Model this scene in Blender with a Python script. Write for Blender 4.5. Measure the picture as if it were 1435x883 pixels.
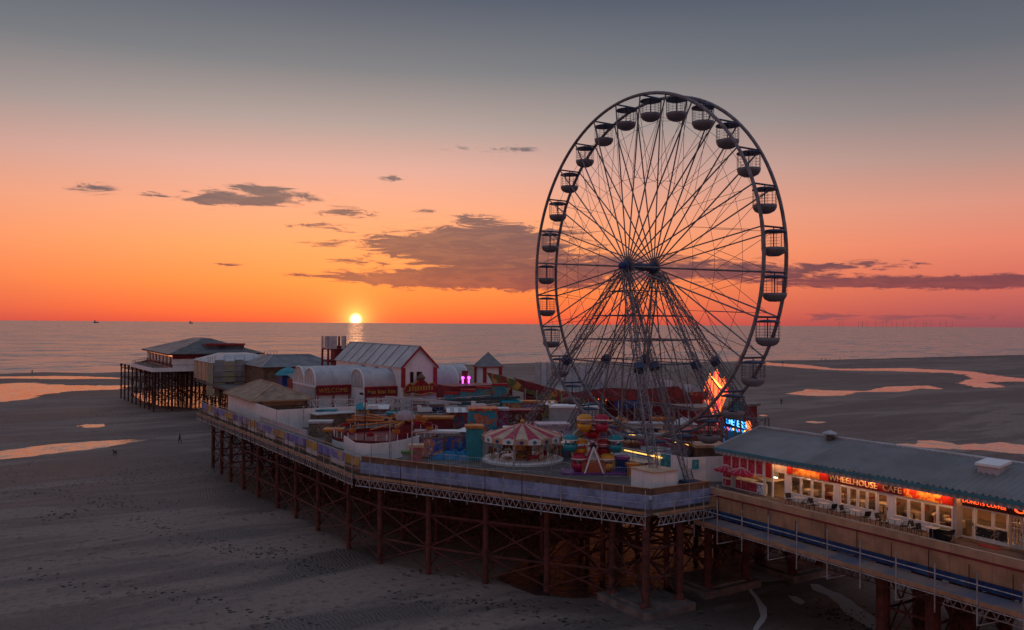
import bpy, math, random
from mathutils import Vector, Matrix, Quaternion
random.seed(7)
sc = bpy.context.scene
for o in list(bpy.data.objects): bpy.data.objects.remove(o)
COL = sc.collection
# ---------------------------------------------------------------- camera
PW, PH, FP, CZ = 1435., 883., 1150., 21.7
TH = math.atan(712.5/FP); PITCH = math.atan(12.3/FP); ROLL = 0.00724
FWD = Vector((math.sin(TH)*math.cos(PITCH), math.cos(TH)*math.cos(PITCH), math.sin(PITCH)))
R0 = Vector((math.cos(TH), -math.sin(TH), 0)); U0 = R0.cross(FWD)
RV = R0*math.cos(ROLL)+U0*math.sin(ROLL); UV = U0*math.cos(ROLL)-R0*math.sin(ROLL)
CAM = Vector((0, 0, CZ))
def ray(px, py): return FWD+RV*((px-PW/2)/FP)+UV*((PH/2-py)/FP)
def at(px, py, z=8.0):
    d = ray(px, py); return CAM+d*((z-CZ)/d.z)
def atx(px, py, x):
    d = ray(px, py); return CAM+d*(x/d.x)
def aty(px, py, y):
    d = ray(px, py); return CAM+d*(y/d.y)
cd = bpy.data.cameras.new('camera'); cam = bpy.data.objects.new('camera', cd); COL.objects.link(cam)
cd.sensor_width = 36; cd.lens = 36*FP/PW; cd.clip_start = .5; cd.clip_end = 90000
cam.matrix_world = Matrix((( RV.x, UV.x, -FWD.x, 0), (RV.y, UV.y, -FWD.y, 0), (RV.z, UV.z, -FWD.z, CZ), (0, 0, 0, 1)))
sc.camera = cam
# ---------------------------------------------------------------- exposure
sc.view_settings.view_transform = 'Standard'; sc.view_settings.look = 'None'
sc.view_settings.exposure = 0.13; sc.view_settings.gamma = 1.0
# ---------------------------------------------------------------- sky
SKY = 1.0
SUND = ray(498.5, 447.6).normalized()
def lin(c): 
    return tuple(((v/255)/12.92 if v/255 <= .04045 else ((v/255+.055)/1.055)**2.4) for v in c[:3])
wd = bpy.data.worlds.new('World'); sc.world = wd; wd.use_nodes = True
NT = wd.node_tree; NT.nodes.clear()
class G:
    def __init__(s, nt): s.t = nt
    def n(s, typ, **k):
        nd = s.t.nodes.new(typ)
        for a, b in k.items(): setattr(nd, a, b)
        return nd
    def put(s, sock, v):
        if hasattr(v, 'is_output'): s.t.links.new(v, sock)
        else:
            try: sock.default_value = v
            except Exception: sock.default_value = (*v, 1) if len(v) == 3 else v[:3]
    def m(s, op, a, b=None, c=None, clamp=False):
        nd = s.n('ShaderNodeMath', operation=op, use_clamp=clamp)
        for i, v in enumerate((a, b, c)):
            if v is not None: s.put(nd.inputs[i], v)
        return nd.outputs[0]
    def vm(s, op, a, b=None):
        nd = s.n('ShaderNodeVectorMath', operation=op); s.put(nd.inputs[0], a)
        if b is not None: s.put(nd.inputs[1], b)
        return nd.outputs[1] if op == 'DOT_PRODUCT' else nd.outputs[0]
    def mix(s, f, a, b, mode='MIX'):
        nd = s.n('ShaderNodeMix', data_type='RGBA', blend_type=mode)
        s.put(nd.inputs[0], f); s.put(nd.inputs[6], a); s.put(nd.inputs[7], b); return nd.outputs[2]
    def ramp(s, f, pts, interp='LINEAR'):
        nd = s.n('ShaderNodeValToRGB'); s.put(nd.inputs[0], f); cr = nd.color_ramp; cr.interpolation = interp
        while len(cr.elements) < len(pts): cr.elements.new(.5)
        for e, (p, c) in zip(cr.elements, pts): e.position = p; e.color = (*c[:3], 1)
        return nd.outputs[0]
    def noise(s, v, scale, det=4, rough=.55, dist=0):
        nd = s.n('ShaderNodeTexNoise'); s.put(nd.inputs['Vector'], v) if v is not None else 0
        nd.inputs['Scale'].default_value = scale; nd.inputs['Detail'].default_value = det
        nd.inputs['Roughness'].default_value = rough; nd.inputs['Distortion'].default_value = dist
        return nd.outputs[0]
    def mr(s, v, a, b, c=0, d=1, kind='SMOOTHSTEP'):
        nd = s.n('ShaderNodeMapRange', interpolation_type=kind)
        for i, x in enumerate((v, a, b, c, d)): s.put(nd.inputs[i], x)
        return nd.outputs[0]
g = G(NT)
dirv = g.n('ShaderNodeTexCoord').outputs['Generated']
F0 = (math.sin(TH), math.cos(TH), 0)
az = g.m('ARCTAN2', g.vm('DOT_PRODUCT', dirv, tuple(R0)), g.vm('DOT_PRODUCT', dirv, F0))
dz = g.n('ShaderNodeSeparateXYZ'); g.put(dz.inputs[0], dirv)
el = g.m('ARCSINE', dz.outputs[2])
AZD = g.m('MULTIPLY', az, 57.2958); ELD = g.m('MULTIPLY', el, 57.2958)
def skyramp(rows): return [(e/45., lin(c)) for e, c in rows]
ef = g.m('DIVIDE', g.m('MAXIMUM', ELD, 0.0), 45., clamp=True)
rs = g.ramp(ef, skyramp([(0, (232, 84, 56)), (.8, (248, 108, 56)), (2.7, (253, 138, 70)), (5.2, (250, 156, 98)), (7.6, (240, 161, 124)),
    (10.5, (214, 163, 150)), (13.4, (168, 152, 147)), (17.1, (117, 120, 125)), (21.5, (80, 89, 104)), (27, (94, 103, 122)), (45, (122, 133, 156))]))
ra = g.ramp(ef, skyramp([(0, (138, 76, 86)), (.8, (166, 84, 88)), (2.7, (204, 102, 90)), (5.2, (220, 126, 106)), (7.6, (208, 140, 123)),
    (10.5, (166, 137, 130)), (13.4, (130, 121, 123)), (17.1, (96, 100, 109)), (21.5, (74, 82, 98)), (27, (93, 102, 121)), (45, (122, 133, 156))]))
daz = g.m('ABSOLUTE', g.m('SUBTRACT', AZD, math.degrees(math.atan(-219/FP))))
daz = g.m('MINIMUM', daz, g.m('SUBTRACT', 360., daz))
tz = g.mr(daz, 4., 48.)
sky = g.mix(tz, rs, ra)
cv = g.n('ShaderNodeCombineXYZ'); g.put(cv.inputs[0], g.m('MULTIPLY', AZD, .2)); g.put(cv.inputs[1], g.m('MULTIPLY', ELD, 1.15)); cv.inputs[2].default_value = 3.7
nz = g.noise(cv.outputs[0], 1.9, 9, .68, 1.1)
clouds = [(690, 338, 150, 26, 1.4), (590, 343, 110, 13, 1.0), (560, 393, 120, 9, 1.0), (720, 395, 150, 13, 1.2), (1060, 385, 120, 10, 1.1), (1180, 400, 130, 9, 1.0), (1390, 404, 130, 9, 1.25), (360, 272, 50, 7, .8), (300, 292, 60, 9, .9), (665, 350, 165, 30, 1.1), (600, 345, 90, 14, .6), (640, 390, 190, 17, 1.2), (720, 372, 110, 24, .5), (890, 378, 200, 22, 1.2), (1200, 379, 95, 8, .95), (1310, 403, 190, 8, 1.1),
    (330, 287, 78, 14, 1.0), (400, 280, 70, 8, .8), (480, 301, 60, 9, .8), (690, 208, 95, 7, .62), (552, 252, 26, 5, .8), (208, 287, 22, 5, .85), (125, 284, 42, 9, .6),
    (455, 345, 42, 5, .75), (490, 367, 40, 5, .85), (665, 307, 42, 7, .7), (325, 375, 32, 4, .7), (440, 322, 60, 7, .6), (1260, 447, 200, 8, .7), (430, 388, 42, 4, .7), (590, 296, 30, 4, .6)]
tot = None
for px, py, w, h, k in clouds:
    a0 = math.degrees(math.atan((px-PW/2)/FP)); e0 = math.degrees(math.atan((448.8+.00724*px-py)/FP))
    sa = math.degrees(w*.7/FP); se = math.degrees(h*.8/FP)
    q = g.m('ADD', g.m('POWER', g.m('DIVIDE', g.m('SUBTRACT', AZD, a0), sa), 2.), g.m('POWER', g.m('DIVIDE', g.m('SUBTRACT', ELD, e0), se), 2.))
    v = g.m('MULTIPLY', g.m('EXPONENT', g.m('MULTIPLY', q, -1.)), k)
    tot = v if tot is None else g.m('ADD', tot, v)
al = g.mr(g.m('ADD', tot, g.m('MULTIPLY', g.m('SUBTRACT', nz, .5), 3.9)), .28, .9, 0, .95)
al = g.m('MULTIPLY', al, g.mr(tot, .05, .3))
ccol = g.ramp(g.m('DIVIDE', ELD, 20., clamp=True), [(0, lin((150, 84, 88))), (.1, lin((128, 62, 70))), (.2, lin((96, 62, 76))), (.32, lin((96, 74, 84))), (.45, lin((98, 90, 96))), (.8, lin((110, 106, 112)))])
ccol = g.mix(g.mr(nz, .38, .6), g.mix(.1, ccol, sky), ccol)
sky = g.mix(al, sky, ccol)
cosang = g.vm('DOT_PRODUCT', dirv, tuple(SUND))
ang = g.m('MULTIPLY', g.m('ARCCOSINE', g.m('MINIMUM', cosang, 1.0)), 57.2958)
def glow(k, r): return g.m('MULTIPLY', g.m('EXPONENT', g.m('MULTIPLY', ang, -1./r)), k)
def addc(base, f, col): return g.mix(1.0, base, g.mix(f, (0, 0, 0), col), 'ADD')
sky = addc(sky, glow(.13, 6.), (1., .45, .06))
sky = addc(sky, glow(1.9, .62), (1., .5, .1))
disc = g.mr(ang, .1, .5, 1, 0)
sky = g.mix(disc, sky, (3., 2.4, 1.4))
nish = g.n('ShaderNodeTexSky', sky_type='NISHITA'); nish.sun_disc = False; nish.sun_elevation = math.radians(1.0)
nish.sun_rotation = math.atan2(SUND.x, SUND.y); nish.air_density = 1.2; nish.dust_density = 2.0
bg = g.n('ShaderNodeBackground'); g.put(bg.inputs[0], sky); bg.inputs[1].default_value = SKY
bg2 = g.n('ShaderNodeBackground'); g.put(bg2.inputs[0], nish.outputs[0]); bg2.inputs[1].default_value = .01
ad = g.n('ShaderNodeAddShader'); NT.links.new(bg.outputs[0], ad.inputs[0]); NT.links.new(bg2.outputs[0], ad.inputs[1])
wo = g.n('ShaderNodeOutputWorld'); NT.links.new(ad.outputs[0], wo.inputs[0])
# ---------------------------------------------------------------- sun
sl = bpy.data.lights.new('sun', 'SUN'); sl.energy = .015; sl.angle = math.radians(1.); sl.color = (1., .42, .16)
so = bpy.data.objects.new('sun', sl); COL.objects.link(so)
sd = Vector((SUND.x, SUND.y, math.tan(math.radians(1.2))*math.hypot(SUND.x, SUND.y))).normalized()
so.rotation_euler = sd.to_track_quat('Z', 'Y').to_euler(); so.location = (0, 0, 80)
# ---------------------------------------------------------------- materials
MATS = {}
def mat(name, col, rough=.6, metal=0., var=.18, scale=1.2, bump=0., bscale=20., emit=None, es=0., col2=None, spec=.4, streak=0.):
    if name in MATS: return MATS[name]
    m = bpy.data.materials.new(name); m.use_nodes = True; MATS[name] = m
    t = G(m.node_tree); b = m.node_tree.nodes['Principled BSDF']
    pos = t.n('ShaderNodeNewGeometry').outputs['Position']
    n1 = t.noise(pos, scale, 5, .6)
    c2 = col2 if col2 else tuple(v*(1-var*1.6) for v in col)
    c = t.mix(t.mr(n1, .35, .68), col, c2)
    if streak:
        mp = t.n('ShaderNodeMapping'); t.put(mp.inputs[0], pos); mp.inputs[3].default_value = (3., 3., .35)
        c = t.mix(t.m('MULTIPLY', t.mr(t.noise(mp.outputs[0], 1.6, 4, .6), .52, .75), streak), c, tuple(v*.4 for v in (col[0]*1.1, col[1]*.8, col[2]*.65)))
    t.put(b.inputs['Base Color'], c); b.inputs['Metallic'].default_value = metal
    t.put(b.inputs['Roughness'], t.mr(n1, .3, .7, max(.05, rough-.1), min(1, rough+.12), 'LINEAR'))
    b.inputs['Specular IOR Level'].default_value = spec
    if bump:
        bp = t.n('ShaderNodeBump'); bp.inputs['Strength'].default_value = bump; bp.inputs['Distance'].default_value = .05
        t.put(bp.inputs['Height'], t.noise(pos, bscale, 4, .6)); m.node_tree.links.new(bp.outputs[0], b.inputs['Normal'])
    if emit:
        b.inputs['Emission Color'].default_value = (*emit, 1); b.inputs['Emission Strength'].default_value = es
    return m
def planks(name, c1, c2, axis, width, rough=.7):
    m = bpy.data.materials.new(name); m.use_nodes = True; MATS[name] = m
    t = G(m.node_tree); b = m.node_tree.nodes['Principled BSDF']
    pos = t.n('ShaderNodeNewGeometry').outputs['Position']; sp = t.n('ShaderNodeSeparateXYZ'); t.put(sp.inputs[0], pos)
    k = t.m('DIVIDE', sp.outputs[axis], width); fr = t.m('FRACT', k)
    wn = t.n('ShaderNodeTexWhiteNoise', noise_dimensions='1D'); t.put(wn.inputs['W'], t.m('FLOOR', k))
    c = t.mix(t.m('ADD', t.m('MULTIPLY', wn.outputs[0], .6), t.m('MULTIPLY', t.noise(pos, .9, 4), .5)), c1, c2)
    edge = t.m('MINIMUM', fr, t.m('SUBTRACT', 1., fr))
    c = t.mix(t.mr(edge, .0, .1), tuple(v*.35 for v in c1), c)
    t.put(b.inputs['Base Color'], c); b.inputs['Roughness'].default_value = rough; b.inputs['Specular IOR Level'].default_value = .3
    bp = t.n('ShaderNodeBump'); bp.inputs['Strength'].default_value = .5; bp.inputs['Distance'].default_value = .02
    t.put(bp.inputs['Height'], t.mr(edge, 0, .12)); m.node_tree.links.new(bp.outputs[0], b.inputs['Normal'])
    return m
def mural(name, cols, scale=1.3, seed=0., rough=.45):
    m = bpy.data.materials.new(name); m.use_nodes = True; MATS[name] = m
    t = G(m.node_tree); b = m.node_tree.nodes['Principled BSDF']
    pos = t.n('ShaderNodeNewGeometry').outputs['Position']
    v0 = t.vm('ADD', pos, (seed*7.1, seed*3.3, seed*1.7))
    n = t.noise(v0, scale, 3, .5, 1.2)
    k = len(cols)
    c = t.ramp(n, [(.3+.42*i/(k-1), cc) for i, cc in enumerate(cols)], 'CONSTANT')
    n2 = t.noise(v0, scale*3.1, 2, .5, .8)
    c = t.mix(t.mr(n2, .6, .64), c, cols[0])
    c = t.mix(t.mr(n2, .4, .36), c, cols[-1])
    t.put(b.inputs['Base Color'], c); b.inputs['Roughness'].default_value = rough
    return m
def glow_mat(name, col, s): return mat(name, tuple(v*.5 for v in col), .4, emit=col, es=s)
# paints
STEEL = mat('painted_steel', (.23, .225, .25), .45, .0, .3, 2.)
STEELD = mat('steel_blue', (.05, .07, .14), .4, .2)
GALV = mat('galvanised', (.5, .5, .52), .45, .35, .3, 3.)
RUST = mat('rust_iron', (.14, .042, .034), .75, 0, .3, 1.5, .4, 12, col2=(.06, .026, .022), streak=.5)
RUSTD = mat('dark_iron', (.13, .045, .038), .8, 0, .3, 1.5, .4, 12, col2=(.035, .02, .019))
WHITE = mat('white_paint', (.88, .865, .865), .5, 0, .08, .8, streak=.25)
WHITE2 = mat('white_gloss', (.86, .85, .85), .35, 0, .1, 2.)
GREYW = mat('grey_panel', (.52, .52, .54), .5, .1, .15, 1., streak=.3)
RED = mat('red_paint', (.42, .018, .03), .45, 0, .25, 1.)
MAROON = mat('maroon_paint', (.22, .014, .024), .5, 0, .25, 1.)
PINKRED = mat('raspberry', (.5, .02, .07), .45, 0, .15, 2.)
YELLOW = mat('yellow_paint', (.75, .34, .03), .4, 0, .15, 2.)
ORANGE = mat('orange_paint', (.62, .2, .03), .45, 0, .2, 1.5)
TEAL = mat('teal_paint', (.02, .28, .34), .4, 0, .15, 1.5)
BLUE = mat('blue_paint', (.02, .06, .26), .4, 0, .25, 1.)
PURPLE = mat('purple_paint', (.2, .05, .28), .45)
GREEN = mat('green_paint', (.12, .24, .08), .5)
GOLD = mat('gold_paint', (.6, .34, .07), .4, .2)
BLACK = mat('black_metal', (.018, .018, .02), .5)
CONC = mat('wet_concrete', (.2, .185, .175), .55, 0, .35, .7, .5, 6)
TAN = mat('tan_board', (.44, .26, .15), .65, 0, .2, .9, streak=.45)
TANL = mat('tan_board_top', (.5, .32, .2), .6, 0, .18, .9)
BROWN = mat('brown_timber', (.2, .125, .085), .7, 0, .3, 1.)
BLUEP = mat('pale_blue_panel', (.27, .36, .6), .5, 0, .3, .8, streak=.7)
NAVY = mat('navy_beam', (.012, .035, .13), .35, .1, .5, .7, col2=(.02, .08, .2))
NET = mat('walkway_sheet', (.12, .125, .18), .7, 0, .3, .5, col2=(.3, .2, .15))
ROOFG = mat('grey_roof', (.2, .205, .215), .5, .15, .2, .5, .2, 5, streak=.3)
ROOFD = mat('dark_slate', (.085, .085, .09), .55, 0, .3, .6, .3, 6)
ROOFS = mat('vault_skin', (.5, .5, .53), .45, 0, .14, .5)
ROOFW = mat('pale_metal_roof', (.5, .49, .5), .42, .15, .15, .5)
THATCH = mat('tan_roofing', (.36, .25, .17), .75, 0, .25, .9, .4, 9)
TEALF = mat('teal_fascia', (.06, .25, .32), .45)
DECKM = planks('deck_planks', (.19, .13, .1), (.13, .1, .085), 1, .22)
DECKA = planks('deck_planks_fair', (.2, .165, .15), (.1, .085, .08), 1, .45)
INTER = mat('interior_wall', (.36, .2, .12), .7)
NETG = mat('scaffold_net', (.3, .34, .2), .7, 0, .25, .35, col2=(.42, .33, .22))
NETB = mat('scaffold_net_grey', (.32, .33, .33), .7, 0, .25, .5)
TARP = mat('blue_tarp', (.0, .2, .42), .4, 0, .3, 1.5, .5, 3)
SKIN = mat('skin', (.42, .26, .2), .6)
CLOTH1 = mat('dark_clothes', (.03, .03, .035), .85)
CREAM = mat('cream_paint', (.62, .42, .28), .45)
REDF = mat('sign_red', (.6, .03, .02), .45, 0, .1)
def glass_mat(name, tint, refl=.12):
    m = bpy.data.materials.new(name); m.use_nodes = True; nt = m.node_tree; nt.nodes.clear(); t = G(nt)
    tr = t.n('ShaderNodeBsdfTransparent'); tr.inputs[0].default_value = (*tint, 1)
    gl = t.n('ShaderNodeBsdfGlossy'); gl.inputs['Roughness'].default_value = .03
    lw = t.n('ShaderNodeFresnel'); lw.inputs[0].default_value = 1.45
    mx = t.n('ShaderNodeMixShader'); t.put(mx.inputs[0], t.m('ADD', lw.outputs[0], refl*.3, clamp=True))
    nt.links.new(tr.outputs[0], mx.inputs[1]); nt.links.new(gl.outputs[0], mx.inputs[2])
    ou = t.n('ShaderNodeOutputMaterial'); nt.links.new(mx.outputs[0], ou.inputs[0]); MATS[name] = m; return m
GLASS = glass_mat('window_glass', (.8, .8, .78))
def water_mat(name, bscales, bstr, rough, base=(.02, .024, .027), stretch=(1, 1, 1)):
    m = bpy.data.materials.new(name); m.use_nodes = True; t = G(m.node_tree); b = m.node_tree.nodes['Principled BSDF']
    pos = t.n('ShaderNodeNewGeometry').outputs['Position']
    mp = t.n('ShaderNodeMapping'); t.put(mp.inputs[0], pos); mp.inputs[3].default_value = stretch; mp.inputs[2].default_value = (0, 0, -.5)
    h = None
    for s, a in bscales:
        x = t.m('MULTIPLY', t.noise(mp.outputs[0], s, 3, .55, .3), a); h = x if h is None else t.m('ADD', h, x)
    bp = t.n('ShaderNodeBump'); bp.inputs['Strength'].default_value = bstr; bp.inputs['Distance'].default_value = 1.
    t.put(bp.inputs['Height'], h); m.node_tree.links.new(bp.outputs[0], b.inputs['Normal'])
    b.inputs['Base Color'].default_value = (*base, 1); b.inputs['Roughness'].default_value = rough; b.inputs['IOR'].default_value = 1.33
    MATS[name] = m; return m
def sea_mat():
    m = bpy.data.materials.new('sea_water'); m.use_nodes = True; t = G(m.node_tree); b = m.node_tree.nodes['Principled BSDF']
    pos = t.n('ShaderNodeNewGeometry').outputs['Position']
    mp = t.n('ShaderNodeMapping'); t.put(mp.inputs[0], pos); mp.inputs[2].default_value = (0, 0, TH); mp.inputs[3].default_value = (.5, 1.3, 1)
    acc = None
    for sc_, k in ((.022, .3), (.07, .34), (.22, .4), (.7, .3)):
        nd = t.n('ShaderNodeTexNoise'); t.put(nd.inputs['Vector'], mp.outputs[0]); nd.inputs['Scale'].default_value = sc_; nd.inputs['Detail'].default_value = 2
        v = t.vm('MULTIPLY', t.vm('SUBTRACT', nd.outputs['Color'], (.5, .5, .5)), (k, k, 0)); acc = v if acc is None else t.vm('ADD', acc, v)
    nn = t.vm('NORMALIZE', t.vm('ADD', acc, (-.035*FWD.x, -.035*FWD.y, 1.)))
    t.put(b.inputs['Normal'], nn); b.inputs['Base Color'].default_value = (.24, .225, .22, 1); b.inputs['Roughness'].default_value = .26; b.inputs['IOR'].default_value = 1.33
    MATS['sea_water'] = m; return m
SEA = sea_mat()
POOL = water_mat('pool_water', [(4, .003)], .4, .16, (.16, .14, .135))
def pool_normals(m):
    t = G(m.node_tree); b = m.node_tree.nodes['Principled BSDF']; pos = t.n('ShaderNodeNewGeometry').outputs['Position']; acc = None
    for sc_, k in ((.12, .1), (.5, .16), (2.2, .16)):
        nd = t.n('ShaderNodeTexNoise'); t.put(nd.inputs['Vector'], pos); nd.inputs['Scale'].default_value = sc_
        v = t.vm('MULTIPLY', t.vm('SUBTRACT', nd.outputs['Color'], (.5, .5, .5)), (k, k, 0)); acc = v if acc is None else t.vm('ADD', acc, v)
    t.put(b.inputs['Normal'], t.vm('NORMALIZE', t.vm('ADD', acc, (0, 0, 1.))))
pool_normals(POOL)
SHEEN = water_mat('painted_sheen_water', [(.8, .012), (3, .004)], .4, .06, (.8, .76, .73))  # silver sky reflection painted in as a near-white base, IOR raised below
MATS['painted_sheen_water'].node_tree.nodes['Principled BSDF'].inputs['IOR'].default_value = 3.2
RIPPLE = water_mat('rippled_water', [(1.6, .12), (5., .04)], .9, .28, (.03, .026, .024))
# ---------------------------------------------------------------- mesh builder
ORG = {}
class MB:
    def __init__(s): s.v = []; s.f = []; s.mi = []
    def add(s, vs, fs, m=0):
        k = len(s.v); s.v += [tuple(v) for v in vs]; s.f += [tuple(i+k for i in f) for f in fs]; s.mi += [m]*len(fs); return s
    def box(s, x0, x1, y0, y1, z0, z1, m=0):
        return s.add([(x0,y0,z0),(x1,y0,z0),(x1,y1,z0),(x0,y1,z0),(x0,y0,z1),(x1,y0,z1),(x1,y1,z1),(x0,y1,z1)],
            [(0,3,2,1),(4,5,6,7),(0,1,5,4),(1,2,6,5),(2,3,7,6),(3,0,4,7)], m)
    def obox(s, p, q, w, h, m=0, zo=0):
        """upright box from p to q (floor points), width w, height h"""
        p = Vector(p); q = Vector(q); d = (q-p); d.z = 0; d.normalize(); n = Vector((-d.y, d.x, 0))*(w/2)
        vs = [p-n, q-n, q+n, p+n]; up = Vector((0, 0, h)); zz = Vector((0, 0, zo))
        return s.add([v+zz for v in vs]+[v+up+zz for v in vs], [(0,3,2,1),(4,5,6,7),(0,1,5,4),(1,2,6,5),(2,3,7,6),(3,0,4,7)], m)
    def bar(s, p, q, r, n=4, m=0, r2=None, cap=True):
        p = Vector(p); q = Vector(q); d = q-p
        if d.length < 1e-6: return s
        r2 = r if r2 is None else r2
        a = d.orthogonal().normalized() if abs(d.normalized().z) > .99 else d.cross(Vector((0,0,1))).normalized()
        b = d.normalized().cross(a)
        vs = []
        for c, rr in ((p, r), (q, r2)):
            for i in range(n):
                t = 2*math.pi*(i+.5)/n; vs.append(c+a*math.cos(t)*rr+b*math.sin(t)*rr)
        fs = [(i, (i+1)%n, n+(i+1)%n, n+i) for i in range(n)]
        if cap: fs += [tuple(range(n-1, -1, -1)), tuple(range(n, 2*n))]
        return s.add(vs, fs, m)
    def path(s, pts, r, n=6, m=0, closed=False):
        k = len(pts)
        for i in range(k if closed else k-1): s.bar(pts[i], pts[(i+1)%k], r, n, m)
        return s
    def lathe(s, prof, n=16, c=(0,0,0), m=0, a0=0, a1=2*math.pi, sx=1, sy=1):
        full = abs(a1-a0-2*math.pi) < 1e-6; cols = n if full else n+1; vs = []; fs = []
        for i in range(cols):
            t = a0+(a1-a0)*i/n
            for r, z in prof: vs.append((c[0]+r*math.cos(t)*sx, c[1]+r*math.sin(t)*sy, c[2]+z))
        k = len(prof)
        for i in range(n):
            j = (i+1) % cols
            for a in range(k-1): fs.append((i*k+a, j*k+a, j*k+a+1, i*k+a+1))
        return s.add(vs, fs, m)
    def prism(s, poly, z0, z1, m=0):
        n = len(poly); vs = [(p[0], p[1], z0) for p in poly]+[(p[0], p[1], z1) for p in poly]
        ar = sum(poly[i][0]*poly[(i+1)%n][1]-poly[(i+1)%n][0]*poly[i][1] for i in range(n))
        bot = tuple(range(n)); top = tuple(range(n, 2*n))
        fs = [bot[::-1], top] if ar > 0 else [bot, top[::-1]]
        for i in range(n):
            j = (i+1)%n; fs.append((i, j, n+j, n+i) if ar > 0 else (j, i, n+i, n+j))
        return s.add(vs, fs, m)
    def slab(s, pts, nrm, m=0):
        """polygon of 3d points extruded by vector nrm"""
        n = len(pts); nv = Vector(nrm); vs = [Vector(p) for p in pts]+[Vector(p)+nv for p in pts]
        fs = [tuple(range(n))[::-1], tuple(range(n, 2*n))]+[(i, (i+1)%n, n+(i+1)%n, n+i) for i in range(n)]
        return s.add(vs, fs, m)
    def lattice(s, p, q, w, bays, rc=.05, rd=.03, m=0, up=Vector((0,0,1)), tri=False):
        p = Vector(p); q = Vector(q); d = (q-p).normalized()
        a = d.cross(up) if abs(d.dot(up)) < .95 else d.cross(Vector((1,0,0))); a.normalize(); b = d.cross(a)
        cs = [a*w/2+b*w/2, a*-w/2+b*w/2, a*-w/2-b*w/2, a*w/2-b*w/2] if not tri else [a*w/2, b*w*.8, a*-w/2]
        k = len(cs)
        for c in cs: s.bar(p+c, q+c, rc, 4, m)
        for i in range(bays):
            u = p+(q-p)*(i/bays); v = p+(q-p)*((i+1)/bays)
            for j in range(k):
                c0, c1 = cs[j], cs[(j+1)%k]
                if i % 2: s.bar(u+c0, v+c1, rd, 3, m, cap=False)
                else: s.bar(u+c1, v+c0, rd, 3, m, cap=False)
                s.bar(u+c0, u+c1, rd, 3, m, cap=False)
        return s
    def ball(s, c, r, n=10, k=6, m=0, sz=1.):
        return s.lathe([(max(1e-4, r*math.sin(math.pi*i/k)), -r*sz*math.cos(math.pi*i/k)) for i in range(k+1)], n, c, m)
    def build(s, name, mats, parent=None, smooth=False):
        vs = s.v; xs = [v[0] for v in vs]; ys = [v[1] for v in vs]; zs = [v[2] for v in vs]
        o0 = Vector(((min(xs)+max(xs))/2, (min(ys)+max(ys))/2, min(zs)))
        me = bpy.data.meshes.new(name); me.from_pydata([(v[0]-o0.x, v[1]-o0.y, v[2]-o0.z) for v in vs], [], s.f)
        if not isinstance(mats, (list, tuple)): mats = [mats]
        for m in mats: me.materials.append(m)
        if len(mats) > 1: me.polygons.foreach_set('material_index', s.mi)
        if smooth: me.polygons.foreach_set('use_smooth', [True]*len(s.f))
        me.update()
        o = bpy.data.objects.new(name, me); COL.objects.link(o); ORG[o] = o0
        if parent: o.parent = parent; o.location = o0-ORG[parent]
        else: o.location = o0
        return o
def tag(o, label=None, cat=None, group=None, kind=None):
    if label: o['label'] = label
    if cat: o['category'] = cat
    if group: o['group'] = group
    if kind: o['kind'] = kind
    return o
def thing(name, label, cat, base=(0,0,0), group=None):
    o = bpy.data.objects.new(name, None); COL.objects.link(o); o.location = base; ORG[o] = Vector(base); o.empty_display_size = .3
    return tag(o, label, cat, group)
def local(name, label, cat, loc, rz=0, group=None):
    o = thing(name, label, cat, (0,0,0), group); o.location = loc; o.rotation_euler = (0, 0, rz); return o
def dup(o, parent=None, loc=None, rz=None, label=None):
    c = o.copy(); COL.objects.link(c)
    if parent: c.parent = parent
    if loc is not None: c.location = loc
    if rz is not None: c.rotation_euler = (0, 0, rz)
    if label: c['label'] = label
    for ch in [x for x in KIDS.get(o, ())]: dup(ch, c)
    return c
KIDS = {}
def kids():
    KIDS.clear()
    for o in bpy.data.objects:
        if o.parent: KIDS.setdefault(o.parent, []).append(o)
UNIT = {}
def unit(kind, m):
    k = (kind, m.name)
    if k in UNIT: return UNIT[k]
    b = MB()
    if kind == 'rod': b.bar((0,0,0), (0,0,1), 1, 6)
    elif kind == 'sq': b.bar((0,0,0), (0,0,1), 1.414, 4)
    elif kind == 'pile': b.lathe([(0,0),(1.25,0),(1.25,.03),(1,.05),(1,.38),(1.3,.385),(1.3,.41),(1,.415),(1,.68),(1.3,.685),(1.3,.71),(1,.715),(1,.86),(1.25,.92),(1.9,.985),(1.9,1),(0,1)], 10)
    elif kind == 'column': b.lathe([(0,0),(1.5,0),(1.5,.035),(1.12,.06),(1,.08),(1,.93),(1.15,.95),(1.35,1),(0,1)], 10)
    me = bpy.data.meshes.new(kind); me.from_pydata(b.v, [], b.f); me.materials.append(m); me.update(); UNIT[k] = me; return me
def rod(name, p, q, r, m, parent, kind='rod'):
    p = Vector(p); q = Vector(q); d = q-p
    o = bpy.data.objects.new(name, unit(kind, m)); COL.objects.link(o)
    o.rotation_mode = 'QUATERNION'; o.rotation_quaternion = d.to_track_quat('Z', 'Y'); o.scale = (r, r, d.length)
    o.parent = parent; o.location = p-ORG[parent]; return o
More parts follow.
